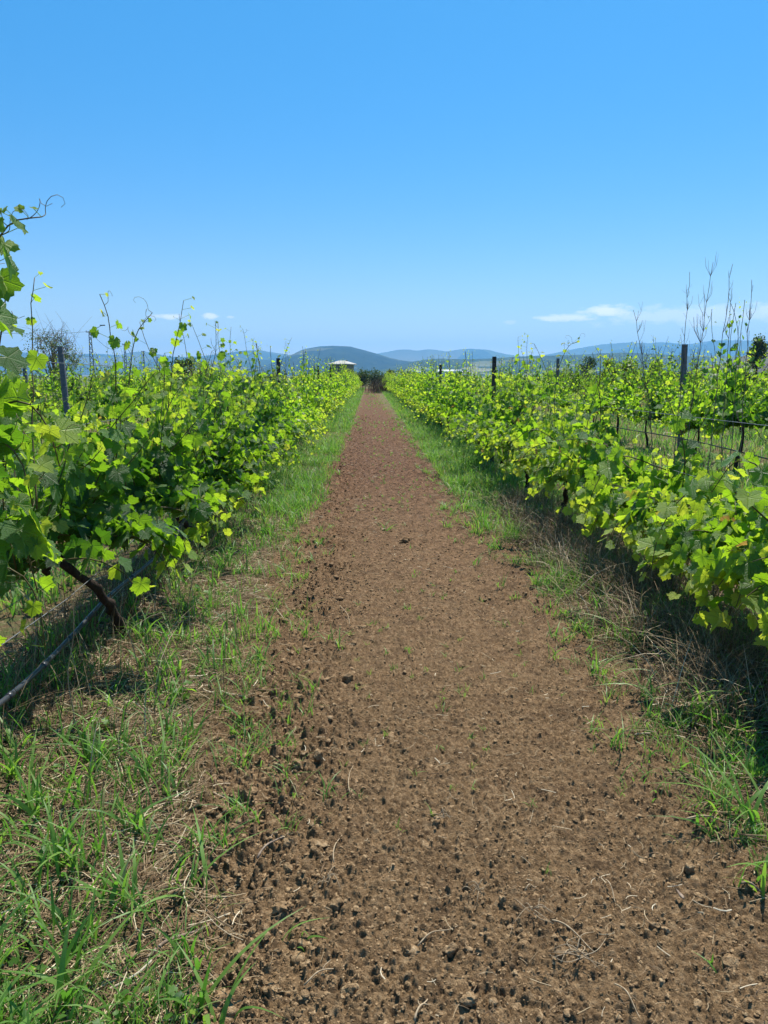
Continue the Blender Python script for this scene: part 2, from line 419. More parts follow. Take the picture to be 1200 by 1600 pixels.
M['wall'] = mat_plain('house_wall', (.20, .18, .14), (.28, .25, .20), 1.5, .9, .2, .2, .02)
M['roof'] = mat_plain('house_roof', (.33, .31, .27), (.44, .42, .37), 2, .7, .3, .2, .02)
M['glassdark'] = mat_plain('window_dark', (.02, .025, .03), (.05, .055, .06), 2, .2, .5, 0, .01)
M['shed'] = mat_plain('white_sheet', (.62, .63, .62), (.78, .79, .78), .3, .6, .3, .1, .02)
M['hill_main'] = mat_hill('hill_forest', (.005, .012, .008), (.036, .050, .024), (.17, .16, .09, 1), .18, .0016)
M['hill_low'] = mat_hill('hill_fields', (.016, .030, .012), (.055, .075, .028), (.26, .22, .13, 1), .26, .0026)
M['hill_far'] = mat_hill('hill_far', (.03, .045, .02), (.07, .085, .04), (.22, .19, .12, 1), .30, .0006)
M['hill_brown'] = mat_hill('hill_brown', (.060, .050, .026), (.13, .095, .055), (.20, .15, .09, 1), .4, .006)

# ---------------------------------------------------------------- ground: one sheet to the horizon
def make_ground():
    a_in = np.arange(R(-30), R(30), .0017)
    a_out = np.concatenate([np.linspace(R(-180), R(-70), 14), np.linspace(R(-64), R(-31.5), 26)])
    ang = np.concatenate([a_out, a_in, -a_out[::-1][:-1] if False else -a_out[::-1]])[:-1]
    rs = [0.05, .2, .45, .7, .95, 1.15, 1.3]; r = 1.38
    while r < 10500:
        rs.append(r)
        r *= 1.0021 if r < 4 else 1.0032 if r < 8 else (1.0055 if r < 14 else (1.012 if r < 50 else (1.03 if r < 200 else 1.08)))
    rs.append(10500.); rs = np.array(rs)
    A, RR = np.meshgrid(ang, rs)
    X = RR * np.sin(A); Y = RR * np.cos(A)
    near = (RR < 45)
    Z = base_h(X, Y) * (RR < 400)
    Z[near] = Z[near] * 0 + soil_h(X[near], Y[near]) * 1.0
    fade = 1 - sst(30, 45, RR[near])
    Z[near] = base_h(X[near], Y[near]) + (Z[near] - base_h(X[near], Y[near])) * fade
    Z = Z + (RR > 160) * 0
    nr, na = X.shape
    i = np.arange(nr - 1)[:, None] * na; j = np.arange(na)[None]; j2 = (j + 1) % na
    F = np.stack([i + j, i + j2, i + na + j2, i + na + j], -1).reshape(-1, 4)[:, ::-1]
    V = np.stack([X, Y, Z], -1).reshape(-1, 3)
    acc = Acc()
    sw = soil_w(X, Y) * (Y > -3)
    acc.add(np.vstack([V, [0, 0, base_h(np.zeros(1), np.zeros(1))[0]]]), [F, np.stack([(np.arange(na) + 1) % na, np.arange(na), np.full(na, nr * na)], -1)[:, ::-1]],
            soil=np.append(sw.ravel(), 1), field=np.append(sst(115, 150, np.maximum(RR, 0)).ravel(), 0), crumb=np.append((X * 0).ravel(), 0))
    acc.build('ground', M['ground'], kind='structure')
make_ground()

# ---------------------------------------------------------------- hills
def ridge(name, mat, D, pts, depth, skew=.5, rough=.05, seed=1, nx=420, ny=44, x_ext=0):
    """a long hill with a measured skyline: real height, real depth"""
    pts = np.array(pts, float)
    X = (pts[:, 0] - VX) / FH * D; H = (HY - pts[:, 1]) / FV * D + CAM_H
    xs = np.linspace(X[0], X[-1], nx); hs = np.interp(xs, X, H)
    ker = np.hanning(13); ker /= ker.sum(); hs = np.convolve(np.pad(hs, 6, 'edge'), ker, 'valid')
    v = np.linspace(-1, 1, ny)
    XX, VV = np.meshgrid(xs, v)
    prof = np.cos(VV * pi / 2) ** 1.15
    n = fbm(XX / depth * 3.0, VV * 1.6 + 3, seed, 6, .55) - .5
    gully = np.abs(fbm(XX / depth * 6 + 9, VV * 1.2, seed + 9, 4, .5) - .5)
    hm = H.max()
    ZZ = hs[None] * prof * (1 - gully * 1.0 * (1 - prof) * 1.2) + n * hm * rough * 3 * (1 - prof ** 3) * prof
    ZZ += (fbm(XX / depth * 30, VV * 14, seed + 5, 3) - .5) * hm * .018 * (prof > .02)
    ZZ = np.maximum(ZZ, 0) - .6 * (prof < .02)
    YY = D + VV * depth + (fbm(XX / depth * 1.3, VV * 0 + 1, seed + 3, 3) - .5) * depth * .5 * (1 - prof)
    na = nx; i = np.arange(ny - 1)[:, None] * na; j = np.arange(na - 1)[None]
    F = np.stack([i + j, i + j + 1, i + na + j + 1, i + na + j], -1).reshape(-1, 4)
    low = np.clip(1.25 - ZZ / (hs[None] + 1), 0, 1)
    Acc().add(np.stack([XX, YY, ZZ], -1).reshape(-1, 3), [F], low=low.ravel()).build(name, mat, kind='structure')
ridge('hill', M['hill_main'], 4300, [(330, 583), (380, 579), (418, 573), (436, 566), (452, 558), (464, 553), (478, 546.5), (499, 542.5), (520, 541), (548, 542), (569, 547.5), (590, 553.5),
      (611, 560), (632, 564), (660, 567), (700, 571), (760, 576), (800, 581)], 1000, seed=3)
ridge('hill', M['hill_low'], 3300, [(560, 583), (600, 577), (625, 571), (639, 566), (660, 562.5), (681, 560.5), (723, 561.5), (765, 560.5), (800, 558), (850, 556), (900, 554.5), (943, 552),
      (967, 551), (1000, 552), (1033, 554.5), (1067, 557), (1120, 556), (1200, 560), (1330, 566)], 700, seed=14)
ridge('hill', M['hill_far'], 8300, [(560, 560), (590, 553), (625, 546.5), (640, 546.5), (653, 548.5), (665, 546.5), (677, 546), (695, 550), (710, 547.5), (730, 545), (758, 546.5), (772, 550), (786, 553.5), (815, 557),
      (850, 555), (875, 550), (900, 545), (925, 540.5), (940, 538), (965, 536.5), (980, 535), (1000, 536), (1013, 537), (1030, 534.5), (1060, 538), (1083, 537), (1100, 534), (1117, 532), (1150, 532), (1173, 533), (1240, 535), (1400, 545)], 1400, seed=25)
ridge('hill', M['hill_far'], 7700, [(-260, 560), (-100, 553), (0, 551), (33, 550), (100, 556), (157, 553), (200, 556), (215, 551), (233, 549.5), (255, 555), (277, 558), (300, 558), (323, 557), (345, 553.5), (360, 552.5), (380, 548.5),
      (400, 547.5), (412, 548), (436, 552), (460, 556), (520, 565), (580, 575)], 1300, seed=36)
ridge('hill', M['hill_low'], 5600, [(200, 580), (260, 574), (300, 570), (323, 568), (347, 560), (367, 556.5), (385, 559), (400, 562), (430, 563), (470, 568), (520, 575)], 1000, seed=47)
ridge('hill', M['hill_brown'], 1300, [(1090, 583), (1120, 576), (1145, 570), (1165, 564), (1183, 557), (1200, 549), (1240, 540), (1330, 535), (1450, 548)], 260, seed=58)

# ---------------------------------------------------------------- haze
def make_haze():
    k = NT('air_haze'); pv = k.n('ShaderNodeVolumePrincipled')
    pv.inputs['Color'].default_value = (.21, .57, 1.0, 1); pv.inputs['Density'].default_value = 1.35e-4
    pv.inputs['Anisotropy'].default_value = .25
    k.l(pv.outputs[0], k.out.inputs['Volume'])
    a = Acc(); L = 10900.; zt = 440.
    box(a, (0, 0, (zt - 1.2) / 2), (2 * L, 2 * L, zt + 1.2))
    a.build('haze', k.m, smooth=False, kind='stuff')
make_haze()

# ---------------------------------------------------------------- leaf shapes
def leaf_template(n_out, teeth):
    th = np.linspace(-pi, pi, n_out, endpoint=False) + pi / n_out * 0
    key = np.radians([0, 14, 28, 42, 54, 66, 82, 96, 110, 124, 140, 156, 168, 180])
    val = np.array([1.0, .88, .74, .84, .93, .80, .62, .70, .74, .64, .58, .54, .40, .10])
    r = np.interp(np.abs(th), key, val)
    r = r * (1 + teeth * np.where(np.arange(n_out) % 2 == 0, 1, -1) * (np.abs(th) < 2.8))
    return np.stack([np.sin(th) * r, np.cos(th) * r], -1)
def tmpl_hi():
    o = leaf_template(36, .065); n = 36
    inner = o[::2] * .55; m = 18
    P = np.vstack([o, inner, [[0, .0]]])
    F = []
    for i in range(m):
        a, b, c = 2 * i, (2 * i + 1) % n, (2 * i + 2) % n; ia, ic = n + i, n + (i + 1) % m
        F += [(a, b, ia), (b, ic, ia), (b, c, ic), (ia, ic, n + m)]
    return P, np.array(F)[:, ::-1]
def tmpl_mid():
    key = np.radians([-162, -112, -82, -54, -27, 0, 27, 54, 82, 112, 162]); r = np.array([.5, .75, .6, .93, .72, 1., .72, .93, .6, .75, .5])
    P = np.vstack([np.stack([np.sin(key) * r, np.cos(key) * r], -1), [[0, 0]]]); n = 11
    return P, np.array([(i + 1, i, n) for i in range(n - 1)])
def tmpl_low():
    key = np.radians([-150, -60, 0, 60, 150]); r = np.array([.55, .85, 1., .85, .55])
    P = np.vstack([np.stack([np.sin(key) * r, np.cos(key) * r], -1), [[0, 0]]]); n = 5
    return P, np.array([(i + 1, i, n) for i in range(n - 1)])
def tmpl_small():
    P = np.array([(0, 0), (-.32, .5), (0, 1.), (.32, .5)], float); return P, np.array([(0, 3, 2), (0, 2, 1)])
T_HI, T_MID, T_LOW, T_SM = tmpl_hi(), tmpl_mid(), tmpl_low(), tmpl_small()

def add_leaves(acc, B, tip, nor, size, tone, tmpl, g):
    B = np.asarray(B, float); N = len(B)
    if N == 0: return
    tip = nrm(tip); nor = np.asarray(nor, float)
    side = nrm(np.cross(tip, nor)); nor = np.cross(side, tip)
    P, F = tmpl
    size = np.asarray(size)[:, None]
    x = P[None, :, 0] * g.uniform(.88, 1.12, (N, 1)); y = P[None, :, 1] * g.uniform(.9, 1.08, (N, 1))
    rr = np.sqrt(x * x + y * y)
    fold = g.normal(.12, .22, (N, 1)); droop = g.normal(.22, .20, (N, 1)); cup = g.normal(.05, .10, (N, 1)); tw = g.normal(0, .16, (N, 1))
    ph = g.uniform(0, 6.28, (N, 1))
    z = fold * np.abs(x) - droop * y * np.abs(y) + cup * rr * rr + tw * x * y + .055 * np.sin(4.5 * np.arctan2(x, y + 1e-6) + ph) * rr
    V = B[:, None] + (side[:, None] * x[..., None] + tip[:, None] * y[..., None] + nor[:, None] * z[..., None]) * size[..., None]
    n = len(P)
    FF = (F[None] + np.arange(N)[:, None, None] * n).reshape(-1, F.shape[1])
    luv = np.broadcast_to(np.concatenate([P, np.zeros((n, 1))], 1)[None], (N, n, 3)).reshape(-1, 3)
    acc.add(V.reshape(-1, 3), [FF], tone=np.repeat(np.clip(tone, 0, 1), n), luv=luv)

# ---------------------------------------------------------------- grapevines
class Vine:
    def __init__(s): s.trunk = Acc(); s.cordon = Acc(); s.canes = []; s.L = []; s.pet = []
def leafy(v, path, g, lmax, z0=0, dens=1.0, lat=.62, small_tip=.28, petl=.07, tone0=0.0, out=None):
    m = len(path)
    for i in range(1, m):
        t = i / (m - 1)
        if g.random() > dens: continue
        prof = (.8 + .3 * t) if t < .4 else (.92 - (1 - small_tip) * ((t - .4) / .6) ** 1.3 * .95)
        reps = 1 + (g.random() < lat) * int(g.integers(1, 4)) * (t < .85)
        for q in range(reps):
            a = g.uniform(0, 2 * pi)
            pd = np.array([cos(a) * 1.25, sin(a) * .9, g.uniform(.0, .8)]); pd /= np.linalg.norm(pd)
            if out is not None and g.random() < .7: pd[0] = abs(pd[0]) * out
            pl = petl * g.uniform(.6, 1.3) * (1 if q == 0 else g.uniform(1.2, 2.3))
            b = path[i] + pd * pl
            sz = lmax * prof * g.uniform(.72, 1.15) * (1 if q == 0 else g.uniform(.4, .8))
            hz = np.array([pd[0], pd[1], 0])
            tip = hz * g.uniform(.4, 1.) + g.normal(0, .35, 3) + np.array([0, 0, -g.uniform(.25, 1.25)])
            nor = np.array([0, 0, 1.]) * g.uniform(.25, 1.) + hz * g.uniform(.2, .9) + g.normal(0, .38, 3)
            tone = tone0 + .12 + .75 * t ** 2.2 + g.normal(0, .13) + (.18 if q else 0)
            v.L.append((b, tip, nor, sz, tone)); v.pet.append((path[i], b))
def grow(g, p0, d, n, step=.062, confine=.35, side=0., grav=0., wob=.10):
    p = np.array(p0, float); d = nrm(d); pts = [p.copy()]
    for i in range(n):
        d = d + g.normal(0, wob, 3) * np.array([1, 1, .5])
        d[0] += -p[0] * confine * .12 + side * .05
        d[2] -= grav * (i / n)
        d = nrm(d); p = p + d * step; pts.append(p.copy())
    return np.array(pts)
def tendril(acc, p, g, s=.12):
    a = g.uniform(0, 6.28); t = np.linspace(0, 1, 14); k = g.choice([-1, 1])
    d = np.array([cos(a), sin(a), .5]); u = nrm(np.cross(d, [0, 0, 1])); w = nrm(np.cross(u, d)); d = nrm(d)
    an = t ** 2 * 6.5 * k
    P = p + s * (d * (t * .9 + .22 * np.sin(an) * t)[:, None] + w * (.25 * (1 - np.cos(an)) * t)[:, None] + u * (.08 * np.sin(an))[:, None])
    tube(acc, P, np.linspace(.0016, .0008, 14), 4)
def make_vine(seed, half=1.15, zc=.56, top=1.6, nsh=24, lean=(-.1, -.25), spr=(.25, .25), lmax=.098, tmpl=T_HI, res=2, extra=(), tilt=0.0,
              skirt=.75, tone0=0., shoot_dens=1., wide=.16, low=.0, zmin=0., tall=3):
    g = np.random.default_rng(seed); v = Vine(); v.res = res; v.tmpl = tmpl
    lx, ly = lean
    ctrl = [(0, 0, -.05), (lx * .25 + g.normal(0, .015), ly * .2, zc * .25), (lx * .6 + g.normal(0, .03), ly * .6, zc * .6), (lx, ly, zc * .97)]
    tp = poly(ctrl, 16 if res > 1 else 6)
    rad = np.linspace(.034, .020, len(tp)) * (1 + .16 * np.sin(np.arange(len(tp)) * 1.9 + seed)) * (1 + .25 * (np.arange(len(tp)) == 0))
    if res > 1: tp = tp + g.normal(0, .006, tp.shape)
    tube(v.trunk, tp, rad, 9 if res > 1 else 5)
    for s_ in (-1, 1):
        e = half * g.uniform(.8, .95) * s_
        cp = poly([(lx, ly, zc * .95), (lx * .7, ly + (e - ly) * .3, zc + .03 * g.normal()), (lx * .4, ly + (e - ly) * .7, zc + .03 * g.normal()), (0, e, zc + .02)], 14 if res > 1 else 5)
        if res > 1: cp = cp + g.normal(0, .007, cp.shape)
        tube(v.cordon, cp, np.linspace(.024, .011, len(cp)), 7 if res > 1 else 4)
    H = (top - zc) * 1.22; nsh = int(nsh * (1.3 if res > 1 else 1.25))
    for i in range(nsh):
        y0 = -half + 2 * half * (i + g.uniform(.1, .9)) / nsh
        r = g.random(); x0 = lx * max(0, 1 - abs(y0 - ly) / half)
        n = int(max(5, H * g.uniform(.62, 1.12) / .060))
        if r < spr[0]:   P = grow(g, (x0, y0, zc), (-.75, g.normal(0, .3), .7), int(n * .95), confine=0, side=-.6, grav=.26)
        elif r < spr[0] + spr[1]: P = grow(g, (x0, y0, zc), (.75, g.normal(0, .3), .7), int(n * .95), confine=0, side=.6, grav=.26)
        else: P = grow(g, (x0, y0, zc), (g.normal(0, wide * 1.3), g.normal(0, .22), 1), n, confine=.35 + .0 * tilt)
        P[:, 2] = np.maximum(P[:, 2], zmin)
        leafy(v, P, g, lmax, dens=shoot_dens, tone0=tone0)
        if res > 1 or i % 3 == 0: v.canes.append(P)
    for i in range(tall):   # single shoots standing out above the rest
        y0 = g.uniform(-half, half); P = grow(g, (0, y0, zc + .2), (g.normal(0, .15), g.normal(0, .3), 1), int((H * .90 - .08) * g.uniform(.8, 1.08) / .062), confine=.2, wob=.07)
        leafy(v, P, g, lmax * .75, dens=.7, lat=.05); v.canes.append(P)
    for i in range(4 if res < 2 else 3):   # single shoots standing out above the rest
        y0 = g.uniform(-half, half); P = grow(g, (0, y0, zc + .3), (g.normal(0, .12), g.normal(0, .25), 1), int((H + .15) / .060), confine=.2, wob=.07)
        leafy(v, P, g, lmax * .8, dens=.7, lat=.05); v.canes.append(P)
    # low hanging side shoots that close the canopy downwards
    for i in range(int(nsh * skirt)):
        y0 = g.uniform(-half, half); s_ = g.choice([-1, 1])
        P = grow(g, (0, y0, zc + .03), (s_ * .9, g.normal(0, .4), .25), int(7 + g.integers(0, 4)), confine=0, side=s_ * .2, grav=.55)
        P[:, 2] = np.maximum(P[:, 2], max(.20 + low, zmin))
        leafy(v, P, g, lmax * 1.02, lat=.3, small_tip=.55, tone0=tone0 - .05); v.canes.append(P)
    v.tend = []; hero = 0
    for pts, lm, dn in extra:
        pts = np.array(pts, float); Ln = np.linalg.norm(np.diff(pts, axis=0), axis=1).sum()
        P = poly(pts, max(6, int(Ln / .065)))
        leafy(v, P, g, lm, dens=dn, lat=.15, small_tip=.2, petl=.055, tone0=tone0 + .1); v.canes.append(P)
        for q in range(4): ta = Acc(); tendril(ta, P[-1 - int(q * 1.6)], g, g.uniform(.08, .14)); v.tend.append(ta)
    if res > 1:
        for q in range(14):
            P = v.canes[g.integers(0, len(v.canes))]; ta = Acc(); tendril(ta, P[-2], g, g.uniform(.06, .11)); v.tend.append(ta)
    v.hero = hero
    return v
def vine_meshes(v, leafmat, split_canes):
    out = [('trunk', v.trunk.mesh('trunk', M['trunk']))]
    if v.res > 0: out.append(('cordon', v.cordon.mesh('cordon', M['trunk'])))
    if split_canes:
        for P in v.canes:
            a = Acc(); tube(a, P, np.linspace(.0048, .0020, len(P)), 5); out.append(('cane', a.mesh('cane', M['cane'])))
        for ta in v.tend: out.append(('tendril', ta.mesh('tendril', M['cane'])))
    else:
        a = Acc()
        for P in v.canes: tube(a, P[::2] if len(P) > 5 else P, .0045, 3, cap=False)
        out.append(('canes', a.mesh('canes', M['cane'])))
    f = Acc(); g = np.random.default_rng(len(v.L))
    B, T, N_, S, O = zip(*v.L)
    O = np.clip(O, 0, .92); O[g.random(len(O)) < .014] = 1.0   # a few dry leaves
    add_leaves(f, B, T, N_, S, O, v.tmpl, g)
    if v.res > 1:
        for a_, b_ in v.pet[::1]:
            tube(f, [a_, b_], .0013, 3, cap=False, tone=.75)
    out.append(('foliage', f.mesh('foliage', leafmat)))
    return out
def place_vine(meshes, loc, rz, scale, label, group, name='grapevine', cat='grapevine'):
    r = empty(name, loc, rz, label=label, cat=cat, group=group); r.scale = scale
    for nm, me in meshes:
        o = bpy.data.objects.new(nm, me); col.objects.link(o); o.parent = r
    return r
def gz(x, y): return float(base_h(np.array([float(x)]), np.array([float(y)]))[0])

GL, GR = 'grapevines in the row left of the path', 'grapevines in the row right of the path'
XL, XR = ROWS[0], ROWS[1]
near_left = [
    dict(y=2.15, seed=101, half=1.0, top=1.55, nsh=20, lean=(-.10, -.2), spr=(.30, .0), lmax=.115, zmin=.66, tall=0, zc=.70, skirt=.3, label='closest grapevine of the left row, with big leaves and a tall curling shoot',
         extra=[([(.30, .30, 1.2), (.42, .34, 1.5), (.48, .36, 1.76), (.51, .38, 1.92), (.57, .39, 2.01), (.66, .40, 2.03)], .095, 1.),
                ([(.32, .2, 1.3), (.42, .26, 1.55), (.50, .32, 1.74), (.50, .36, 1.86)], .12, 1.),
                ([(.30, .45, 1.1), (.38, .50, 1.35), (.42, .53, 1.58), (.44, .56, 1.72), (.45, .58, 1.82)], .085, .8),
                ([(.2, .1, 1.0), (.42, .14, 1.25), (.54, .18, 1.36), (.62, .2, 1.30), (.65, .2, 1.15)], .13, 1.),
                ([(.2, .35, 1.2), (.44, .38, 1.42), (.56, .40, 1.46), (.63, .4, 1.38), (.66, .4, 1.25)], .13, 1.),
                ([(.2, .3, .9), (.45, .3, 1.08), (.56, .3, 1.02), (.60, .3, .85)], .12, .9),
                ([(.1, .55, .8), (.35, .6, .86), (.45, .62, .75), (.47, .62, .55)], .10, .9)]),
    dict(y=4.56, seed=102, half=1.2, top=1.45, nsh=26, zc=.68, lean=(-.17, -.66), spr=(.25, .06), zmin=.50, tall=0, skirt=.85, label='second grapevine of the left row, on a long dark leaning trunk',
         extra=[([(.0, .1, .9), (.02, .12, 1.25), (.05, .14, 1.55), (.10, .15, 1.80), (.20, .16, 1.93)], .055, .6),
                ([(.1, .5, .9), (.1, .62, 1.2), (.14, .75, 1.4), (.26, .85, 1.58)], .07, .6)]),
    dict(y=6.93, seed=103, half=1.2, top=1.45, nsh=28, lean=(-.22, -.5), zmin=.48, tall=1, skirt=.8, spr=(.24, .10), label='third grapevine of the left row, its short dark trunk beside the black pipe end', extra=[([(0, 0, 1.1), (.0, .1, 1.5), (.08, .1, 1.78)], .05, .6)]),
    dict(y=9.15, seed=104, half=1.2, top=1.52, nsh=28, lean=(-.15, -.4), spr=(.24, .18), label='fourth grapevine of the left row counted from the camera, leafy down to the grass', extra=[]),
    dict(y=11.4, seed=105, half=1.2, top=1.56, nsh=26, lean=(-.12, -.3), spr=(.24, .22), label='fifth grapevine of the left row counted from the camera, thin shoots rising above the hedge',
         extra=[([(0, -.4, 1.1), (.0, -.3, 1.5), (.04, -.25, 1.8), (.06, -.2, 1.95)], .05, .7)]),
]
near_right = [
    dict(y=3.55, tone0=.13, seed=201, half=1.1, tall=0, top=.98, nsh=30, lmax=.125, lean=(.05, -.1), skirt=1.5, low=.08, spr=(.48, .2), label='closest grapevine of the right row, low and big-leaved, cut by the frame',
         extra=[([(-.1, .2, .8), (-.35, .25, 1.0), (-.52, .3, .95), (-.62, .35, .75), (-.66, .35, .5)], .105, .95), ([(-.1, -.1, .8), (-.3, -.05, 1.1), (-.42, 0, 1.15), (-.5, .05, 1.0)], .10, .9)]),
    dict(y=5.65, tone0=.13, seed=202, half=1.2, tall=0, top=1.0, nsh=30, lmax=.112, skirt=1.6, lean=(.05, -.15), spr=(.42, .2), label='second grapevine of the right row, low with shoots reaching towards the path',
         extra=[([(-.1, .3, .8), (-.35, .6, 1.02), (-.6, .9, 1.0), (-.78, 1.1, .9), (-.86, 1.2, .72)], .09, .9), ([(-.1, .8, .9), (-.4, 1.2, 1.2), (-.62, 1.5, 1.3)], .07, .8),
                ([(-.1, -.3, .9), (-.45, -.35, 1.0), (-.62, -.4, .8), (-.68, -.4, .55)], .105, .95)]),
    dict(y=8.1, tone0=.13, seed=203, half=1.2, tall=1, top=1.2, nsh=30, lean=(-.05, -.3), spr=(.40, .2), label='third grapevine of the right row, with a thin bent shoot standing above its canopy',
         extra=[([(-.1, .1, 1.0), (-.12, .1, 1.35), (-.08, .12, 1.65), (.0, .1, 1.85), (.08, .1, 1.9)], .065, .7), ([(-.2, -.6, .9), (-.5, -.7, 1.05), (-.7, -.7, .9), (-.78, -.7, .6)], .09, .9)]),
    dict(y=10.3, seed=204, half=1.2, tall=1, top=1.34, nsh=28, lean=(-.1, -.3), spr=(.38, .2), label='fourth grapevine of the right row counted from the camera', extra=[]),
    dict(y=12.6, seed=205, half=1.2, top=1.50, nsh=26, lean=(-.1, -.3), spr=(.34, .2), label='fifth grapevine of the right row counted from the camera, beside a dark post top',
         extra=[([(0, .4, 1.1), (.0, .5, 1.5), (.04, .55, 1.8)], .05, .7)]),
]
for rowx, lst, grp in ((XL, near_left, GL), (XR, near_right, GR)):
    for i, d in enumerate(lst):
        d = dict(d); y = d.pop('y'); lab = d.pop('label')
        v = make_vine(**d)
        bx_ = rowx + (.20 if (grp == GL and i in (1, 2)) else .06 * math.sin(i * 2.1))
        place_vine(vine_meshes(v, M['leaf'], True), (bx_, y, gz(bx_, y)), 0, (1, 1, 1), lab, grp)
# further along the two rows: a few kinds, copied
kinds_mid = [vine_meshes(make_vine(300 + i, half=1.2, top=1.50 + .04 * (i % 3), tall=2, nsh=24, lean=(-.1, -.3), spr=(.30, .30), tmpl=T_MID, res=1, tone0=.04), M['leaf_far'], False) for i in range(5)]
kinds_far = [vine_meshes(make_vine(330 + i, half=1.25, top=1.46 + .05 * (i % 3), tall=1, nsh=17, lean=(-.05, -.2), spr=(.28, .28), lmax=.125, tmpl=T_LOW, res=0, skirt=.8, tone0=.02), M['leaf_far'], False) for i in range(5)]
ORD = ['sixth', 'seventh', 'eighth', 'ninth', 'tenth']
r_ = random.Random(5)
for rowx, y, side, grp in ((XL, 13.7, 'left', GL), (XR, 14.9, 'right', GR)):
    i = 0
    while y < 101:
        kinds = kinds_mid if y < 30 else kinds_far
        if i < 5: lab = f'{ORD[i]} grapevine of the {side} row counted from the camera, leaves meeting its neighbours'
        elif y < 55: lab = f'bright green grapevine in the middle stretch of the hedge-like row {side} of the dirt path'; 
        else: lab = f'small distant grapevine near the far end of the row {side} of the dirt path'
        x = rowx + r_.uniform(-.08, .08)
        fl = r_.choice([0, pi]); sz = r_.uniform(.92, 1.08)
        place_vine(kinds[r_.randrange(5)], (x, y, gz(x, y)), fl, (r_.choice([-1, 1]) * sz * r_.uniform(.75, 1.05), sz * r_.uniform(.82, 1.02), sz * r_.uniform(.84, 1.08)), lab, grp)
        y += 2.3 + r_.uniform(-.12, .12); i += 1
# the rows beyond: separate bushy vines with gaps
kinds_bush = [vine_meshes(make_vine(360 + i, half=.62 + .1 * (i % 2), zc=.7, top=1.60 + .1 * (i % 3), nsh=20, lean=(.05, .05), spr=(.3, .3), lmax=.105, tmpl=T_LOW, res=0, skirt=.5, wide=.3), M['leaf_far'], False) for i in range(4)]
kinds_olive = [vine_meshes(make_vine(380 + i, half=.85, zc=.7, top=1.95, nsh=18, lean=(.05, .05), spr=(.3, .3), lmax=.10, tmpl=T_LOW, res=0, skirt=.4, wide=.4), M['leaf_olive'], False) for i in range(3)]
rowinfo = {2: ('first row beyond the left row', 4.5, 52), 3: ('first row beyond the right row', 7.5, 62), 4: ('second row beyond the left row', 11, 56), 5: ('second row beyond the right row', 9, 62),
           6: ('third row beyond the left row', 16, 56), 7: ('third row beyond the right row', 14, 60), 8: ('fourth row beyond the left row', 22, 56), 9: ('fourth row beyond the right row', 20, 60)}
for ri, (nm, y0, y1) in rowinfo.items():
    y = y0; i = 0
    while y < y1:
        sparse = ri in (2, 3)
        kinds = kinds_olive if (ri in (5, 7) and 24 < y < 40) or (ri >= 4 and r_.random() < .35) else kinds_bush
        x = ROWS[ri] + r_.uniform(-.12, .12); sz = r_.uniform(.82, 1.12) * (.9 if ri == 2 else 1.0)
        if abs(x) / max(y, .1) < .56:
            ol = 'olive-tinged' if kinds is kinds_olive else 'fresh green'
            lab = f'{ol} bushy grapevine in the {nm}'
            if i == 0: lab = f'closest bushy grapevine in the {nm}'
            place_vine(kinds[r_.randrange(len(kinds))], (x, y, gz(x, y)), r_.choice([0, pi]), (sz, sz * r_.choice([-1, 1]), sz), lab, 'grapevines in the ' + nm)
            i += 1
        y += (2.0 if ri % 2 else 2.35) + (0 if not sparse else .1) + r_.uniform(-.25, .3) + (1.2 if r_.random() < .12 else 0)

# ---------------------------------------------------------------- posts, wires, pipe
def post(x, y, h, w, mat, label, group, tx=0., ty=0., name='trellis_post'):
    a = Acc(); n = 7
    for i in range(n):
        pass
    zs = np.linspace(-.1, h, n); c = np.array([(-1, -.55), (-.55, -1), (.55, -1), (1, -.55), (1, .55), (.55, 1), (-.55, 1), (-1, .55)]) * w / 2
    g = np.random.default_rng(int(abs(x * 100) + y * 10))
    V = np.array([[(cx * (1 + g.normal(0, .03)) + tx * z, cy * (1 + g.normal(0, .03)) + ty * z, z) for cx, cy in c] for z in zs]).reshape(-1, 3)
    i = np.arange(n - 1)[:, None] * 8; j = np.arange(8)[None]; j2 = (j + 1) % 8
    F = np.stack([i + j, i + j2, i + 8 + j2, i + 8 + j], -1).reshape(-1, 4)
    a.add(V, [F, np.array([[(n - 1) * 8 + q for q in range(8)]])])
    r = empty(name, (x, y, gz(x, y)), label=label, cat='post', group=group)
    a.build('shaft', mat, r, smooth=False)
    b = Acc()   # wire staples
    for z in (.62, 1.0, 1.35, h - .12):
        t = np.linspace(0, 2 * pi, 12); k_ = w * .62
        tube(b, np.stack([np.cos(t) * k_ + tx * z, np.sin(t) * k_ + ty * z, np.full(12, z)], -1), .0022, 4, cap=False)
    b.build('wire_tie', M['wire'], r)
    return r
GP = 'trellis posts along the vine rows'
for x, y, h, lab in ((XL - .02, 14.7, 1.87, 'dark square post rising from the left row, closest of the three there'), (XL, 25.7, 1.87, 'dark post in the left row, second of the three post tops there'),
                     (XL + .03, 33, 1.9, 'dark post in the left row just left of the small house, farthest of three'), (XR + .02, 13.5, 1.87, 'dark square post top above the right row, the closer of the two'),
                     (XR, 23.5, 1.87, 'dark post top above the right row, the farther of the two')):
    post(x, y, h, .068, M['postdark'], lab, GP)
post(6.10, 15.1, 2.15, .10, M['post'], 'grey square post standing among tall dry weed stalks, thickest on the right', GP, -.02, 0)
post(6.62, 27.6, 2.2, .10, M['post'], 'grey post in front of the distant round tree, beside a bushy vine with bare trunk', GP, .0, 0)
post(-5.60, 14.6, 2.07, .095, M['post'], 'grey-blue post leaning slightly left between the left row and the lattice pole', GP, -.035, 0)
post(-9.75, 22.5, 2.05, .10, M['post'], 'dark grey post low among the leaves near the left edge', GP, -.02, 0)
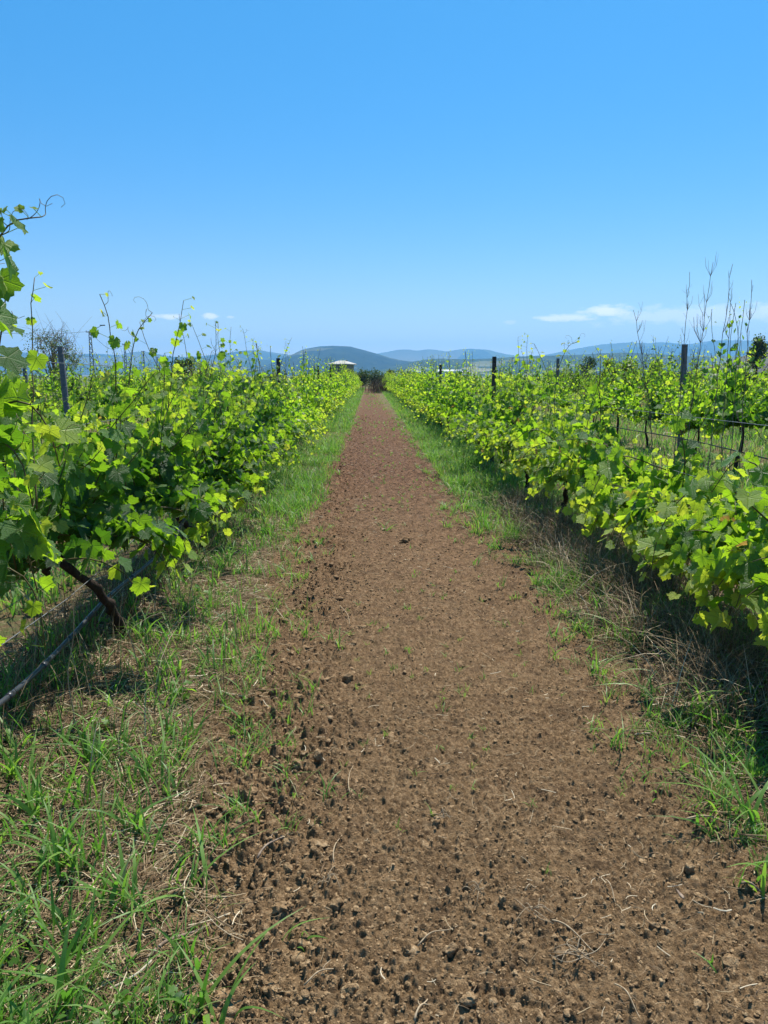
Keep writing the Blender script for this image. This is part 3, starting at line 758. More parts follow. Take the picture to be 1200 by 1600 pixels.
def wire(x, z, y0, y1, label, sag=.03, rad=.0022, seed=0, span=10.4):
    g = np.random.default_rng(seed); ys = np.arange(y0, y1, .6 if y1 < 40 else 1.2)
    zz = z - sag * np.sin(((ys - y0) / span % 1) * pi) + g.normal(0, .003, len(ys)); xx = x + g.normal(0, .006, len(ys))
    a = Acc(); tube(a, np.stack([xx, ys, zz], -1), rad, 5)
    a.build('trellis_wire', M['wire'], label=label, cat='wire', group='trellis wires of the vine rows')
for (x, nm, hs, y0, y1, far) in ((XL, 'left row', (.60, 1.0, 1.36, 1.70), .2, 60, 0), (XR, 'right row', (.60, 1.0, 1.36), 1.0, 60, 0), (ROWS[2], 'first row beyond the left row', (.75, 1.2, 1.8), 2, 50, 0), (ROWS[3], 'first row beyond the right row', (.75, 1.8), 4, 50, 0)):
    for q, z in enumerate(hs):
        wire(x + .04 * (-1) ** q, z, y0, y1, ('lowest', 'second lowest', 'third', 'topmost')[q if q < len(hs) - 1 or len(hs) == 4 else 3] + ' trellis wire of the ' + nm, .04, .0018 if abs(x) < 3 else .0016, seed=int(z * 100))
# a second strand in the left row and the pale string seen crossing the nearest leaves
wire(XL + .30, .72, .4, 5.2, 'slack pale wire strand crossing in front of the second left grapevine', .12, .0022, 5, 5)

hp = poly([(-1.62, 1.2, .12), (-1.55, 2.0, .26), (-1.50, 2.7, .30), (-1.52, 3.3, .27), (-1.58, 3.9, .24), (-1.60, 4.6, .27), (-1.58, 5.3, .28), (-1.55, 6.0, .33), (-1.60, 6.6, .38), (-1.64, 7.3, .36), (-1.66, 8.6, .33),
           (-1.62, 10.5, .36), (-1.66, 13, .33), (-1.64, 17, .36), (-1.66, 22, .33), (-1.66, 30, .36)], 150)
a = Acc(); tube(a, hp, .0125, 10)
hose = empty('irrigation_pipe', (0, 0, 0), label='black irrigation pipe slung low along the left row, rising from the left edge', cat='pipe')
a.build('pipe', M['hose'], hose)
for t in (14, 20, 26, 33, 40, 48, 56, 66, 76):
    a = Acc(); d = nrm(hp[t + 1] - hp[t]); tube(a, [hp[t] - d * .022, hp[t] + d * .022], .0155, 10); a.build('emitter_ring', M['hose'], hose)
    a = Acc(); zt = hp[t] + np.array([0, 0, .0]); tube(a, [zt, zt + np.array([-.05, .0, .62 - hp[t][2]])], .0014, 4); a.build('hanger_wire', M['wire'], hose)
a = Acc(); tube(a, poly([(5.9, 8, .3), (5.93, 14, .42), (5.96, 20, .36), (5.95, 30, .42)], 50), .011, 8)
a.build('irrigation_pipe', M['hose'], label='thin dark pipe strung under the bushy vines of the row beyond the right one', cat='pipe')

# ---------------------------------------------------------------- grass and ground litter
def blades(acc, P, L, W, az, lean, curl, tone, levels, g, facing=None):
    """many tapering curved blades"""
    N = len(P); t = np.linspace(0, 1, levels)[None]
    L = L[:, None]; lean = lean[:, None]; curl = curl[:, None]
    out = (lean * t + curl * t ** 2.2) * L
    up = (t * np.sqrt(np.maximum(1 - lean ** 2 * .5, .2)) - .55 * curl * t ** 2.6) * L
    dx, dy = np.cos(az)[:, None], np.sin(az)[:, None]
    cen = np.stack([P[:, 0:1] + dx * out, P[:, 1:2] + dy * out, P[:, 2:3] + up], -1)
    tw = az + pi / 2 + g.normal(0, .5, N)
    w = W[:, None] * (1 - t ** 2.2) * (.55 + .45 * np.minimum(t * 4, 1)) / 2 + .0002
    s = np.stack([np.cos(tw)[:, None] * w, np.sin(tw)[:, None] * w, 0 * w + w * g.normal(0, .25, (N, 1))], -1)
    V = np.stack([cen - s, cen + s], 2).reshape(N, levels * 2, 3)
    k = np.arange(levels - 1) * 2
    F1 = np.stack([k, k + 1, k + 3, k + 2], -1)
    F = (F1[None] + np.arange(N)[:, None, None] * levels * 2).reshape(-1, 4)
    acc.add(V.reshape(-1, 3), [F], tone=np.repeat(np.clip(tone, 0, 1), levels * 2))
def scatter(n, x0, x1, y0, y1, g, dens):
    x = g.uniform(x0, x1, n); u = g.random(n)
    y = y0 * (y1 / y0) ** u if y1 / y0 > 3 else g.uniform(y0, y1, n)
    k = g.random(n) < dens(x, y)
    return x[k], y[k]
def in_grass(x, y): return 1 - soil_w(x, y)
def gh_fast(x, y): return base_h(x, y) + .008
def clumpy(x, y, s=3.0, sd=70, lo=.42, hi=.62): return sst(lo, hi, fbm(x * s, y * s, sd, 3))

def grass_layer(name, n, x0, x1, y0, y1, Lr, Wr, levels, seed, cl=(3., .40, .62), tone=(.45, .2), floor=.12, pre=1.0, **k):
    g = np.random.default_rng(seed)
    x, y = scatter(n, x0, x1, y0, y1, g, lambda x, y: in_grass(x, y) ** .8 * (floor + (1 - floor) * clumpy(x, y, cl[0], 70, cl[1], cl[2])) * pre)
    N = len(x); P = np.stack([x, y, gh_fast(x, y)], -1)
    loc = .6 + .8 * clumpy(x, y, 1.7, 90, .35, .65)
    L = g.uniform(*Lr, N) * loc; W = g.uniform(*Wr, N)
    acc = Acc()
    blades(acc, P, L, W, g.uniform(0, 2 * pi, N), np.abs(g.normal(.25, .2, N)), np.abs(g.normal(.35, .25, N)), g.normal(tone[0], tone[1], N), levels, g)
    return acc
GK = dict(kind='stuff')
a = grass_layer('g', 70000, -1.95, -.45, 1.45, 7.5, (.03, .17), (.0022, .0062), 5, 1, tone=(.55, .2), cl=(2.6, .50, .66), floor=.06, pre=.5)
a.build('grass', M['grass'], label='fine green grass in the strip beside the left row', cat='grass', kind='stuff')
a = grass_layer('g', 46000, 1.05, 2.7, 2.0, 8.5, (.03, .16), (.0022, .0055), 5, 2, cl=(3., .46, .64), tone=(.5, .2), floor=.08)
a.build('grass', M['grass'], label='fine green grass under the closest vines of the right row', cat='grass', kind='stuff')
a = Acc()
for x0, x1, sd in ((-1.95, -.55, 3), (1.1, 2.6, 4)):
    b = grass_layer('g', 75000, x0, x1, 7.2, 24, (.05, .21), (.004, .010), 4, sd, cl=(2.0, .45, .62), tone=(.60, .24), floor=.12)
    off = a.n
    for v_ in b.v: a.v.append(v_)
    for kk, fs in b.f.items(): a.f.setdefault(kk, []).extend([f + off for f in fs])
    for kk, ps in b.a.items(): a.a.setdefault(kk, []).extend([(s_ + off, q) for s_, q in ps])
    a.n += b.n
for x0, x1, sd in ((-1.9, -.6, 5), (1.15, 2.4, 6)):
    b = grass_layer('g', 52000, x0, x1, 23, 100, (.09, .22), (.014, .030), 3, sd, cl=(1.0, .42, .58), tone=(.64, .22), floor=.22)
    off = a.n
    for v_ in b.v: a.v.append(v_)
    for kk, fs in b.f.items(): a.f.setdefault(kk, []).extend([f + off for f in fs])
    for kk, ps in b.a.items(): a.a.setdefault(kk, []).extend([(s_ + off, q) for s_, q in ps])
    a.n += b.n
a.build('grass', M['grass'], label='bright grass verges running along both rows into the distance', cat='grass', kind='stuff')
a = Acc()
for x0, x1, sd in ((-20, -2.2, 7), (2.7, 20, 8)):
    b = grass_layer('g', 130000, x0, x1, 5.0, 100, (.10, .36), (.012, .026), 3, sd, cl=(.8, .33, .55), tone=(.60, .27), floor=.5)
    off = a.n
    for v_ in b.v: a.v.append(v_)
    for kk, fs in b.f.items(): a.f.setdefault(kk, []).extend([f + off for f in fs])
    for kk, ps in b.a.items(): a.a.setdefault(kk, []).extend([(s_ + off, q) for s_, q in ps])
    a.n += b.n
a.build('grass', M['grass'], label='rough grass between the outer vine rows on both sides', cat='grass', kind='stuff')
# seedlings dotted over the tilled strip
g = np.random.default_rng(12); a = Acc()
NS = 900; x = np.clip(g.normal(.3, .5, NS), -.8, 1.4); y = 2.2 * (75 / 2.2) ** (g.random(NS) ** .62)
kp = g.random(NS) < .2 + .6 * clumpy(x, y, .9, 12); x, y = x[kp], y[kp]
xx = np.repeat(x, 6) + g.normal(0, .008, 6 * len(x)); yy = np.repeat(y, 6) + g.normal(0, .008, 6 * len(x)); N = len(xx)
blades(a, np.stack([xx, yy, gh_fast(xx, yy)], -1), g.uniform(.012, .045, N) * (1 + yy * .05), g.uniform(.0015, .003, N) * (1 + yy * .12), g.uniform(0, 6.28, N), np.abs(g.normal(.35, .2, N)), np.abs(g.normal(.4, .2, N)), g.normal(.62, .15, N), 4, g)
a.build('seedlings', M['grass'], label='tiny green seedlings sprinkled over the tilled soil strip, thicker far ahead', cat='seedlings', kind='stuff')

g = np.random.default_rng(13); NS = 420; y = 2.4 * (30 / 2.4) ** g.random(NS); sd_ = g.random(NS) < .5
x = np.where(sd_, np.interp(y, [1, 3, 5, 8, 15, 25, 60], [-.50, -.62, -.70, -.84, -.82, -.60, -.58]) + np.abs(g.normal(0, .16, NS)), np.interp(y, [1, 3, 6, 9, 15, 27, 48], [1.36, 1.38, 1.36, 1.18, 1.12, 1.08, .72]) - np.abs(g.normal(0, .18, NS)))
n = 10; xx = np.repeat(x, n) + g.normal(0, .02, n * NS); yy = np.repeat(y, n) + g.normal(0, .02, n * NS); N = len(xx); sz = np.repeat(g.uniform(.4, 1.2, NS), n); a = Acc()
blades(a, np.stack([xx, yy, gh_fast(xx, yy)], -1), g.uniform(.05, .15, N) * sz, g.uniform(.003, .007, N) * sz * (1 + yy * .05), g.uniform(0, 6.28, N), np.abs(g.normal(.35, .2, N)), np.abs(g.normal(.45, .2, N)), g.normal(.6, .18, N), 5, g)
a.build('grass', M['grass'], label='small tufts creeping in over the ragged edges of the tilled soil', cat='grass', kind='stuff')

# dead straw: lies in the grassy strips, thinner over the soil
def straw(n, dens, Lr, Wr, x0, x1, y0, y1, seed, zr, tone):
    g = np.random.default_rng(seed); x, y = scatter(n, x0, x1, y0, y1, g, dens); N = len(x)
    az = g.uniform(0, 2 * pi, N); L = g.uniform(*Lr, N) * (1 + .04 * y); W = g.uniform(*Wr, N) * (1 + .05 * y)
    t = np.linspace(-.5, .5, 4)[None]; bend = g.normal(0, .12, N)[:, None]; tilt = g.normal(0, .16, N)[:, None]
    lx = t * L[:, None]; ly = bend * (t * 2) ** 2 * L[:, None]
    c, s_ = np.cos(az)[:, None], np.sin(az)[:, None]
    X = x[:, None] + lx * c - ly * s_; Y = y[:, None] + lx * s_ + ly * c
    Z = gh_fast(X, Y) + .004 + g.uniform(*zr, N)[:, None] + np.abs(tilt) * (lx + .5 * L[:, None])
    nx_, ny_ = -s_ * W[:, None] / 2, c * W[:, None] / 2
    zz = W[:, None] * .5 * g.normal(0, .6, (N, 1))
    V = np.stack([np.stack([X - nx_, Y - ny_, Z - zz], -1), np.stack([X, Y, Z + W[:, None] * .55], -1), np.stack([X + nx_, Y + ny_, Z + zz], -1)], 2).reshape(N, 12, 3)
    k = np.arange(3) * 3
    F1 = np.concatenate([np.stack([k, k + 1, k + 4, k + 3], -1), np.stack([k + 1, k + 2, k + 5, k + 4], -1)])
    a = Acc(); a.add(V.reshape(-1, 3), [(F1[None] + np.arange(N)[:, None, None] * 12).reshape(-1, 4)], tone=np.repeat(np.clip(g.normal(tone[0], tone[1], N), 0, 1), 12))
    return a
straw(42000, lambda x, y: in_grass(x, y) * .75, (.03, .14), (.0010, .0032), -2.1, -.35, 1.4, 9, 21, (0, .018), (.42, .27)).build('dry_grass', M['straw'], label='mat of dead grass and straw in the strip by the left row', cat='dry grass', kind='stuff')
straw(24000, lambda x, y: in_grass(x, y) * .75, (.03, .16), (.0010, .0034), .95, 2.9, 2, 9, 22, (0, .025), (.38, .25)).build('dry_grass', M['straw'], label='mat of dead grass under the closest vines of the right row', cat='dry grass', kind='stuff')
straw(6000, lambda x, y: .12 + .7 * clumpy(x, y, 2.2, 44, .45, .65), (.008, .055), (.0009, .0026), -.75, 1.6, 1.35, 20, 23, (.003, .012), (.50, .26)).build('straw_litter', M['straw'], label='bits of straw and root scattered over the tilled soil', cat='straw', kind='stuff')

# upright dry hay skirt under the right-hand vines
g = np.random.default_rng(31); N = 13000
x = g.normal(1.88, .26, N); y = g.uniform(3.2, 9.5, N); kp = (x > 1.35) & (fbm(x * 2, y * 2, 33, 2) > .42); x, y = x[kp], y[kp]; N = len(x)
a = Acc(); blades(a, np.stack([x, y, gh_fast(x, y)], -1), g.uniform(.12, .42, N), g.uniform(.0018, .004, N), g.uniform(0, 6.28, N), np.abs(g.normal(.35, .25, N)), np.abs(g.normal(.5, .3, N)), g.normal(.50, .22, N), 5, g)
a.build('dry_grass', M['straw'], label='upright brown hay standing under the right vines', cat='dry grass', kind='stuff')

g = np.random.default_rng(32); N = 1500
x = g.normal(-1.65, .16, N); y = g.uniform(2.6, 9, N); a = Acc()
blades(a, np.stack([x, y, gh_fast(x, y)], -1), g.uniform(.14, .5, N), g.uniform(.002, .0045, N), g.uniform(0, 6.28, N), np.abs(g.normal(.25, .2, N)), np.abs(g.normal(.3, .25, N)), g.normal(.3, .2, N), 5, g)
a.build('dry_grass', M['straw'], label='thin brown stems standing under the left vines', cat='dry grass', kind='stuff')

# crumbs and clods
ico = None
def ico_sphere(sub):
    import bmesh
    bm = bmesh.new(); bmesh.ops.create_icosphere(bm, subdivisions=sub, radius=1)
    V = np.array([v.co[:] for v in bm.verts]); F = np.array([[v.index for v in f.verts] for f in bm.faces]); bm.free(); return V, F
ICO1, ICO2, ICO3 = ico_sphere(1), ico_sphere(2), ico_sphere(4)
def lump(base, g, r, flat=.7, rough=.28):
    V, F = base; o = g.uniform(0, 50, 3)
    q = V + 0
    n = fbm(q[:, 0] * 1.3 + o[0] + q[:, 2] * .7, q[:, 1] * 1.3 + o[1] - q[:, 2] * .9, int(o[2]), 5, .6) - .5
    n2 = np.abs(fbm(q[:, 0] * 2.6 + o[1] - q[:, 2] * 1.4, q[:, 1] * 2.6 + q[:, 2] * 1.7 + o[0], int(o[2]) + 7, 4, .6) - .5)
    k = 1 + rough * 3.2 * n - n2 * rough * 1.6
    a = g.uniform(0, 6.28); c, s_ = cos(a), sin(a)
    for _ in range(9):
        pn = nrm(g.normal(0, 1, 3) * [1, 1, .8]); ex = np.maximum(q @ pn - g.uniform(.52, .85), 0); q = q - ex[:, None] * pn * .92
    V = q * k[:, None] * np.array([1, g.uniform(.65, 1), flat * g.uniform(.75, 1.1)])
    V = V @ np.array([[c, s_, 0], [-s_, c, 0], [0, 0, 1]])
    return V * r, F
g = np.random.default_rng(41)
def crumbs(n, x0, x1, y0, y1, rr, dens, base, g):
    x, y = scatter(n, x0, x1, y0, y1, g, dens); shapes = [lump(base, g, 1) for _ in range(24)]
    N = len(x); acc = Acc(); idx = g.integers(0, 24, N); r = rr[0] * (rr[1] / rr[0]) ** (g.random(N) ** 2.2)
    z = soil_h(x, y)
    for q in range(24):
        m = idx == q
        if not m.any(): continue
        V, F = shapes[q]; k = m.sum(); an = g.uniform(0, 6.28, k); c, s_ = np.cos(an), np.sin(an)
        X = V[None, :, 0] * c[:, None] - V[None, :, 1] * s_[:, None]; Y = V[None, :, 0] * s_[:, None] + V[None, :, 1] * c[:, None]
        VV = np.stack([X, Y, np.broadcast_to(V[None, :, 2], X.shape) * .78], -1) * r[m][:, None, None] + np.stack([x[m], y[m], z[m] - r[m] * .30], -1)[:, None]
        acc.add(VV.reshape(-1, 3), [(F[None] + np.arange(k)[:, None, None] * len(V)).reshape(-1, 3)])
    return acc
a = crumbs(110000, -.8, 1.7, 1.35, 6.5, (.0028, .010), lambda x, y: soil_w(x, y) * (.55 + .45 * np.exp(-((x + .42) / .35) ** 2)) , ICO1, g)
b_ = crumbs(9000, -.8, 1.7, 1.35, 8, (.006, .020), lambda x, y: soil_w(x, y) * (.30 + .70 * np.exp(-((x + .42) / .35) ** 2)) , ICO2, g)
for v_ in b_.v: a.v.append(v_)
a.f.setdefault(3, []).extend([f + a.n for f in b_.f[3]]); a.n += b_.n
a.build('soil_crumbs', M['clod'], label='loose small crumbs of soil over the tilled strip', cat='soil crumbs', kind='stuff', smooth=False)
a = crumbs(5200, -.85, 1.6, 1.4, 30, (.012, .036), lambda x, y: soil_w(x, y) * (.10 + .25 * sst(5, 10, y) + .85 * np.exp(-((x + .48) / .24) ** 2)) , ICO2, g)
a.build('soil_crumbs', M['clod'], label='coarser lumps of soil thrown up along the left edge of the tilled strip', cat='soil crumbs', kind='stuff')

a = crumbs(26000, -.85, 1.5, 5.0, 32, (.010, .024), lambda x, y: soil_w(x, y) * (.45 + .55 * np.exp(-((x + .5) / .3) ** 2)), ICO1, g)
a.build('soil_crumbs', M['clod'], label='crumbly lumps covering the tilled strip further ahead', cat='soil crumbs', kind='stuff', smooth=False)
a = crumbs(2600, -3.4, -1.9, 2.4, 12, (.010, .035), lambda x, y: soil_w(x, y) * .8, ICO2, g)
a.build('soil_crumbs', M['clod'], label='clods on the bare ground behind the left row', cat='soil crumbs', kind='stuff')
a = crumbs(1100, -.95, -.10, 1.4, 16, (.020, .044), lambda x, y: soil_w(x, y) * np.exp(-((x + .5) / .22) ** 2), lump(ICO2, g, 1, 1, .1), g)
a.build('soil_crumbs', M['clod'], label='broken angular clods along the rough left edge of the soil', cat='soil crumbs', kind='stuff')
CL = [(497, 1310, 27, 'big pale clod with a dark hollow underneath, left of the middle of the path'), (547, 1540, 24, 'flat pale clod near the bottom edge of the frame, left of centre'), (704, 1480, 25, 'squarish clod with two straw stalks pointing at it'),
      (680, 1284, 20, 'brown rounded clod alone beside the middle of the path'), (375, 1480, 24, 'dark clod beside the broad grass tuft at the bottom left'), (437, 1415, 24, 'clod beside the little two-bladed seedling'),
      (390, 1450, 18, 'small clod just behind the dark clod near the bottom left tuft'), (525, 1410, 19, 'rounded clod just right of the little seedling'), (452, 1355, 16, 'small clod left of the big pale one'),
      (660, 1463, 15, 'small round clod left of the squarish one'), (786, 1408, 15, 'small clod right of the centre of the path'), (735, 1560, 22, 'broad low clod near the bottom edge, right of centre'),
      (1025, 1440, 18, 'clod on the right part of the path near the bark chip'), (1140, 1505, 20, 'rounded clod at the bottom right'), (1075, 1362, 18, 'dark hollow-backed clod on the right side of the path'),
      (1090, 1560, 16, 'small clod in the bottom right corner area'), (465, 1190, 21, 'clod on the rough left edge, beside twigs'), (497, 1180, 17, 'smaller clod right beside the one by the twigs'),
      (545, 1055, 18, 'lump on the left edge of the path halfway up'), (470, 1060, 17, 'reddish lump in the rough left edge'), (633, 845, 14, 'dark lump on the path far ahead, centre'),
      (1010, 1050, 26, 'large shaded clod under the right-hand grass'), (1050, 1070, 24, 'large clod right of the shaded one'), (1060, 1110, 22, 'clod in front of the two shaded ones by the grass'),
      (1120, 1180, 22, 'grey clod among the grass at the right edge of the soil')]
for px, py, wpx, lab in CL:
    x, y = ground_at(px, py + wpx * .25); d = math.hypot(math.hypot(x, y), CAM_H); r = wpx * d / FPX * .5 * 1.05
    V, F = lump(ICO3, g, r * 1.1, .86, .32); z = float(soil_h(np.array([x]), np.array([y]))[0])
    Acc().add(V, [F]).build('soil_clod', M['clod'], loc=(x, y, z + r * .22), label=lab, cat='soil clod', group='larger clods on the tilled soil')

# sticks and stalks lying about
def stick(p0, p1, rad, mat, label, bend=.06, fork=False, name='twig', cat='twig', group='dry sticks lying on the ground'):
    bend = bend * .45
    g = np.random.default_rng(int(p0[0] * 7 + p0[1]))
    A = np.array(ground_at(*p0)); B = np.array(ground_at(*p1)); L = np.linalg.norm(B - A); pn = np.array([-(B - A)[1], (B - A)[0]])
    t = np.linspace(0, 1, 12)[:, None]; P = A + (B - A) * t + pn * (bend * np.sin(t * pi) + .010 * np.sin(t * 9 + p0[0]) )
    z = base_h(P[:, 0], P[:, 1]) + .016 + rad + .012 * np.sin(t[:, 0] * 5)
    a = Acc(); P3 = np.column_stack([P, z]); c = P3[0].copy(); P3 = P3 - c
    tube(a, P3, rad * (1 - .45 * t[:, 0]) * (1 + .12 * np.sin(t[:, 0] * 23)), 7)
    r = empty(name, c, label=label, cat=cat, group=group); a.build('stem', mat, r)
    if fork:
        for k_, s_ in ((5, 1), (8, -1)):
            b = Acc(); d = nrm(P3[k_ + 1] - P3[k_]); n_ = np.array([-d[1], d[0], .3]) * s_
            tube(b, [P3[k_], P3[k_] + (d + n_ * .8) * L * .13, P3[k_] + (d * 1.4 + n_ * .8) * L * .24], [rad * .7, rad * .5, rad * .3], 6); b.build('side_twig', mat, r)
stick((402, 1345), (452, 1298), .0042, M['twig'], 'dark brown stick on the rough soil at the left', fork=True)
stick((862, 1448), (928, 1490), .0030, M['palestick'], 'straight pale stalk lying right of centre near the bottom')
stick((652, 1484), (716, 1449), .0022, M['palestick'], 'thin straw stalk beside the squarish clod')
stick((522, 1352), (534, 1305), .0024, M['palestick'], 'bent pale stalk just right of the big pale clod', .15)
stick((547, 1242), (552, 1195), .0022, M['palestick'], 'wavy whitish root standing out on the soil left of centre', .12)
stick((648, 1600), (668, 1560), .0030, M['palestick'], 'forked pale stalk at the bottom edge centre', fork=True)
stick((960, 1545), (1005, 1600), .0022, M['palestick'], 'thin bent straw at the bottom right of the path', .1)
stick((475, 1540), (540, 1505), .0024, M['palestick'], 'pair of straw stalks left of the bottom centre', fork=True)
stick((1070, 1296), (1150, 1298), .0042, M['palestick'], 'thick pale stick beside the spreading grass on the right')
stick((1155, 1398), (1200, 1415), .0035, M['twig'], 'brown stick cut by the right edge of the frame')
stick((1005, 1145), (1035, 1168), .0022, M['palestick'], 'thin pale stalk on the right side of the path, upper one')
stick((945, 1378), (962, 1408), .0022, M['palestick'], 'short grey stalk right of centre')
stick((820, 1400), (838, 1388), .0022, M['palestick'], 'short bent straw near the middle right of the path')
stick((225, 1525), (330, 1450), .0060, M['twig'], 'thick grey-brown stick lying in the grass at the bottom left')
stick((172, 1530), (215, 1480), .0045, M['palestick'], 'broad pale reed piece in the bottom left grass')
stick((130, 1540), (136, 1485), .0045, M['palestick'], 'pale cut reed stub lying in the bottom left corner')
stick((0, 1190), (60, 1130), .0030, M['twig'], 'thin dark twig by the left edge below the pipe')
stick((960, 915), (1010, 870), .0050, M['palestick'], 'long pale stalk leaning in the hay under the right vines')
stick((530, 948), (548, 975), .0026, M['palestick'], 'pale straw on the path halfway to the vines')
# bark chip
x, y = ground_at(1062, 1408); V, F = lump(ICO2, g, .02, .3, .2); Acc().add(V * np.array([.6, 1.5, .6]), [F]).build('bark_chip', M['twig'], loc=(x, y, gz(x, y) + .03), label='flat brown bark chip on the right side of the path', cat='bark chip')
# tangles of dry roots
def root_tangle(px, py, s, n, label):
    x, y = ground_at(px, py); g = np.random.default_rng(px); a = Acc()
    for i in range(n):
        an = g.uniform(0, 6.28); L = s * g.uniform(.4, 1); p = np.array([g.normal(0, .01), g.normal(0, .01), .02])
        pts = [p, p + np.array([cos(an) * L * .5, sin(an) * L * .5, g.uniform(.004, .03)]), p + np.array([cos(an + g.normal(0, .4)) * L, sin(an + g.normal(0, .4)) * L, g.uniform(-.012, .012)])]
        tube(a, poly(pts, 7), np.linspace(.0019, .0008, 7), 4)
    a.build('root_tangle', M['palestick'], loc=(x, y, gz(x, y) + .008), label=label, cat='dry roots', group='small tangles of dry roots on the soil')
root_tangle(908, 1505, .12, 13, 'spidery tangle of pale dry roots right of the bottom centre')
root_tangle(692, 1285, .06, 6, 'tiny reddish root tuft beside the rounded brown clod')
root_tangle(830, 1435, .09, 8, 'frayed straw tuft above the big root tangle')
root_tangle(745, 1405, .06, 7, 'small reddish root tuft right of the path centre')
root_tangle(512, 1385, .06, 6, 'small root tuft between the rounded clods left of centre')

# broad-bladed grass tufts one can tell apart
def tuft(px, py, n, L, W, label, seed=None, up=.25, sp=.03, tone=.56, xy=None):
    x, y = xy if xy else ground_at(px, py); g = np.random.default_rng(seed or px * 3 + py); a = Acc()
    P = np.stack([g.normal(0, sp, n), g.normal(0, sp, n), np.full(n, -.01)], -1)
    blades(a, P, g.uniform(.6, 1.2, n) * L, g.uniform(.7, 1.3, n) * W, g.uniform(0, 6.28, n), np.abs(g.normal(up, .2, n)), np.abs(g.normal(.45, .25, n)), g.normal(tone, .15, n), 9, g)
    a.build('grass_tuft', M['grass'], loc=(x, y, gz(x, y)), label=label, cat='grass tuft', group='broad-bladed grass tufts beside the path')
TU = [(335, 1585, 9, .24, .014, 'broad upright grass tuft at the bottom edge, left of the soil'), (100, 1575, 13, .26, .016, 'large broad-leaved grass clump in the bottom left corner'), (70, 1500, 9, .2, .010, 'grass tuft behind the bottom left corner clump'),
      (60, 1290, 12, .26, .014, 'tall dark green tuft at the left edge of the frame'), (115, 1380, 12, .24, .012, 'arching tuft in the middle of the left grass'), (190, 1420, 11, .22, .012, 'spreading tuft beside the soil edge, lower left'),
      (215, 1300, 10, .2, .012, 'loose tuft above the spreading one, lower left'), (145, 1200, 12, .24, .013, 'tall arching tuft below the pipe at the left'), (30, 1190, 9, .24, .012, 'tuft cut by the left edge below the pipe'),
      (455, 1465, 5, .10, .007, 'little two-bladed seedling alone on the soil'), (350, 1330, 6, .11, .007, 'small seedling tuft at the edge of the soil, left'), (395, 1050, 7, .12, .006, 'small tuft on the left soil edge further up'),
      (225, 1010, 13, .24, .012, 'tuft growing round the foot of the leaning trunk'), (330, 1010, 16, .20, .007, 'bright fine-bladed clump right of the leaning trunk'), (290, 960, 14, .18, .007, 'fine bright clump just behind the leaning trunk'),
      (250, 1110, 12, .18, .008, 'tuft in the middle of the left strip, sunlit'), (340, 1120, 9, .15, .007, 'tuft at the left soil edge beneath the bright clump'), (420, 905, 12, .18, .006, 'clump on the left verge beyond the second trunk'),
      (285, 1190, 10, .17, .008, 'tuft left of the rough soil edge'), (180, 1120, 9, .2, .010, 'tuft directly under the pipe'),
      (1010, 1100, 11, .18, .013, 'rosette-like grass tuft at the right edge of the soil'), (935, 1050, 7, .16, .009, 'upright tuft standing alone before the right vine'), (960, 1060, 5, .12, .008, 'small tuft right beside the upright one'),
      (1100, 1130, 13, .26, .013, 'tall shaded tuft under the closest right vine'), (1065, 1050, 12, .22, .011, 'shaded tuft under the right vine'), (1150, 1160, 11, .22, .012, 'tuft below the closest right vine near the frame edge'),
      (1170, 1300, 13, .30, .016, 'large spreading grass clump at the right edge of the frame'), (1110, 1290, 5, .2, .010, 'flat-lying blades reaching over the soil from the right clump'), (1180, 1400, 7, .18, .012, 'dark tuft cut by the right edge of the frame'),
      (1095, 1215, 9, .14, .009, 'low bright tuft at the right soil edge'), (1170, 1225, 10, .2, .011, 'tuft behind the large right clump'), (1130, 1505, 5, .07, .005, 'tiny seedling at the bottom right of the path'),
      (860, 890, 14, .20, .008, 'bright tuft before the second right vine'), (905, 960, 6, .14, .008, 'tuft with few blades in the shadow on the right'), (790, 975, 6, .09, .006, 'seedling on the path right of centre'),
      (600, 830, 12, .16, .007, 'bright seedling clump in the centre of the path ahead'), (840, 820, 18, .26, .008, 'lush clump on the right verge beside the third vine'), (770, 830, 14, .22, .008, 'clump at the right verge leaning over the soil'),
      (1030, 960, 9, .2, .011, 'shaded blades before the hay under the right vine'), (1160, 1040, 9, .24, .012, 'dark tuft in the shade at the right edge'), (500, 1285, 4, .06, .004, 'tiny green sprout on the big pale clod'), (715, 845, 7, .10, .008, 'low weed on the right side of the path ahead'),
      (320, 1420, 6, .14, .006, 'thin tuft beside the clods at the lower left'), (880, 870, 12, .2, .007, 'tuft at the foot of the hay under the second right vine'), (430, 1210, 4, .11, .005, 'thin upright sprout on the rough soil edge')]
for px, py, n, L, W, lab in TU: tuft(px, py, n, L, W, lab)
# scattered further broad tufts as ground cover between them
g = np.random.default_rng(55); a = Acc()
for x0, x1, y0, y1, cnt in ((-1.95, -.5, 1.35, 7, 330), (1.2, 2.5, 2.0, 8, 170), (-1.9, -.7, 7, 22, 220), (1.2, 2.3, 8, 22, 230)):
    x, y = scatter(cnt * 3, x0, x1, y0, y1, g, lambda x, y: in_grass(x, y) ** 2 * .5); x, y = x[:cnt], y[:cnt]
    n = 9; xx = np.repeat(x, n) + g.normal(0, .03, n * len(x)); yy = np.repeat(y, n) + g.normal(0, .03, n * len(x)); N = len(xx); sz = np.repeat(g.uniform(.6, 1.15, len(x)), n)
    blades(a, np.stack([xx, yy, gh_fast(xx, yy)], -1), g.uniform(.09, .25, N) * sz, g.uniform(.006, .014, N) * sz, g.uniform(0, 6.28, N), np.abs(g.normal(.25, .2, N)), np.abs(g.normal(.45, .25, N)), g.normal(.5, .2, N), 7, g)
a.build('grass', M['grass'], label='broad-bladed weed grass mixed through both verges', cat='grass', kind='stuff')

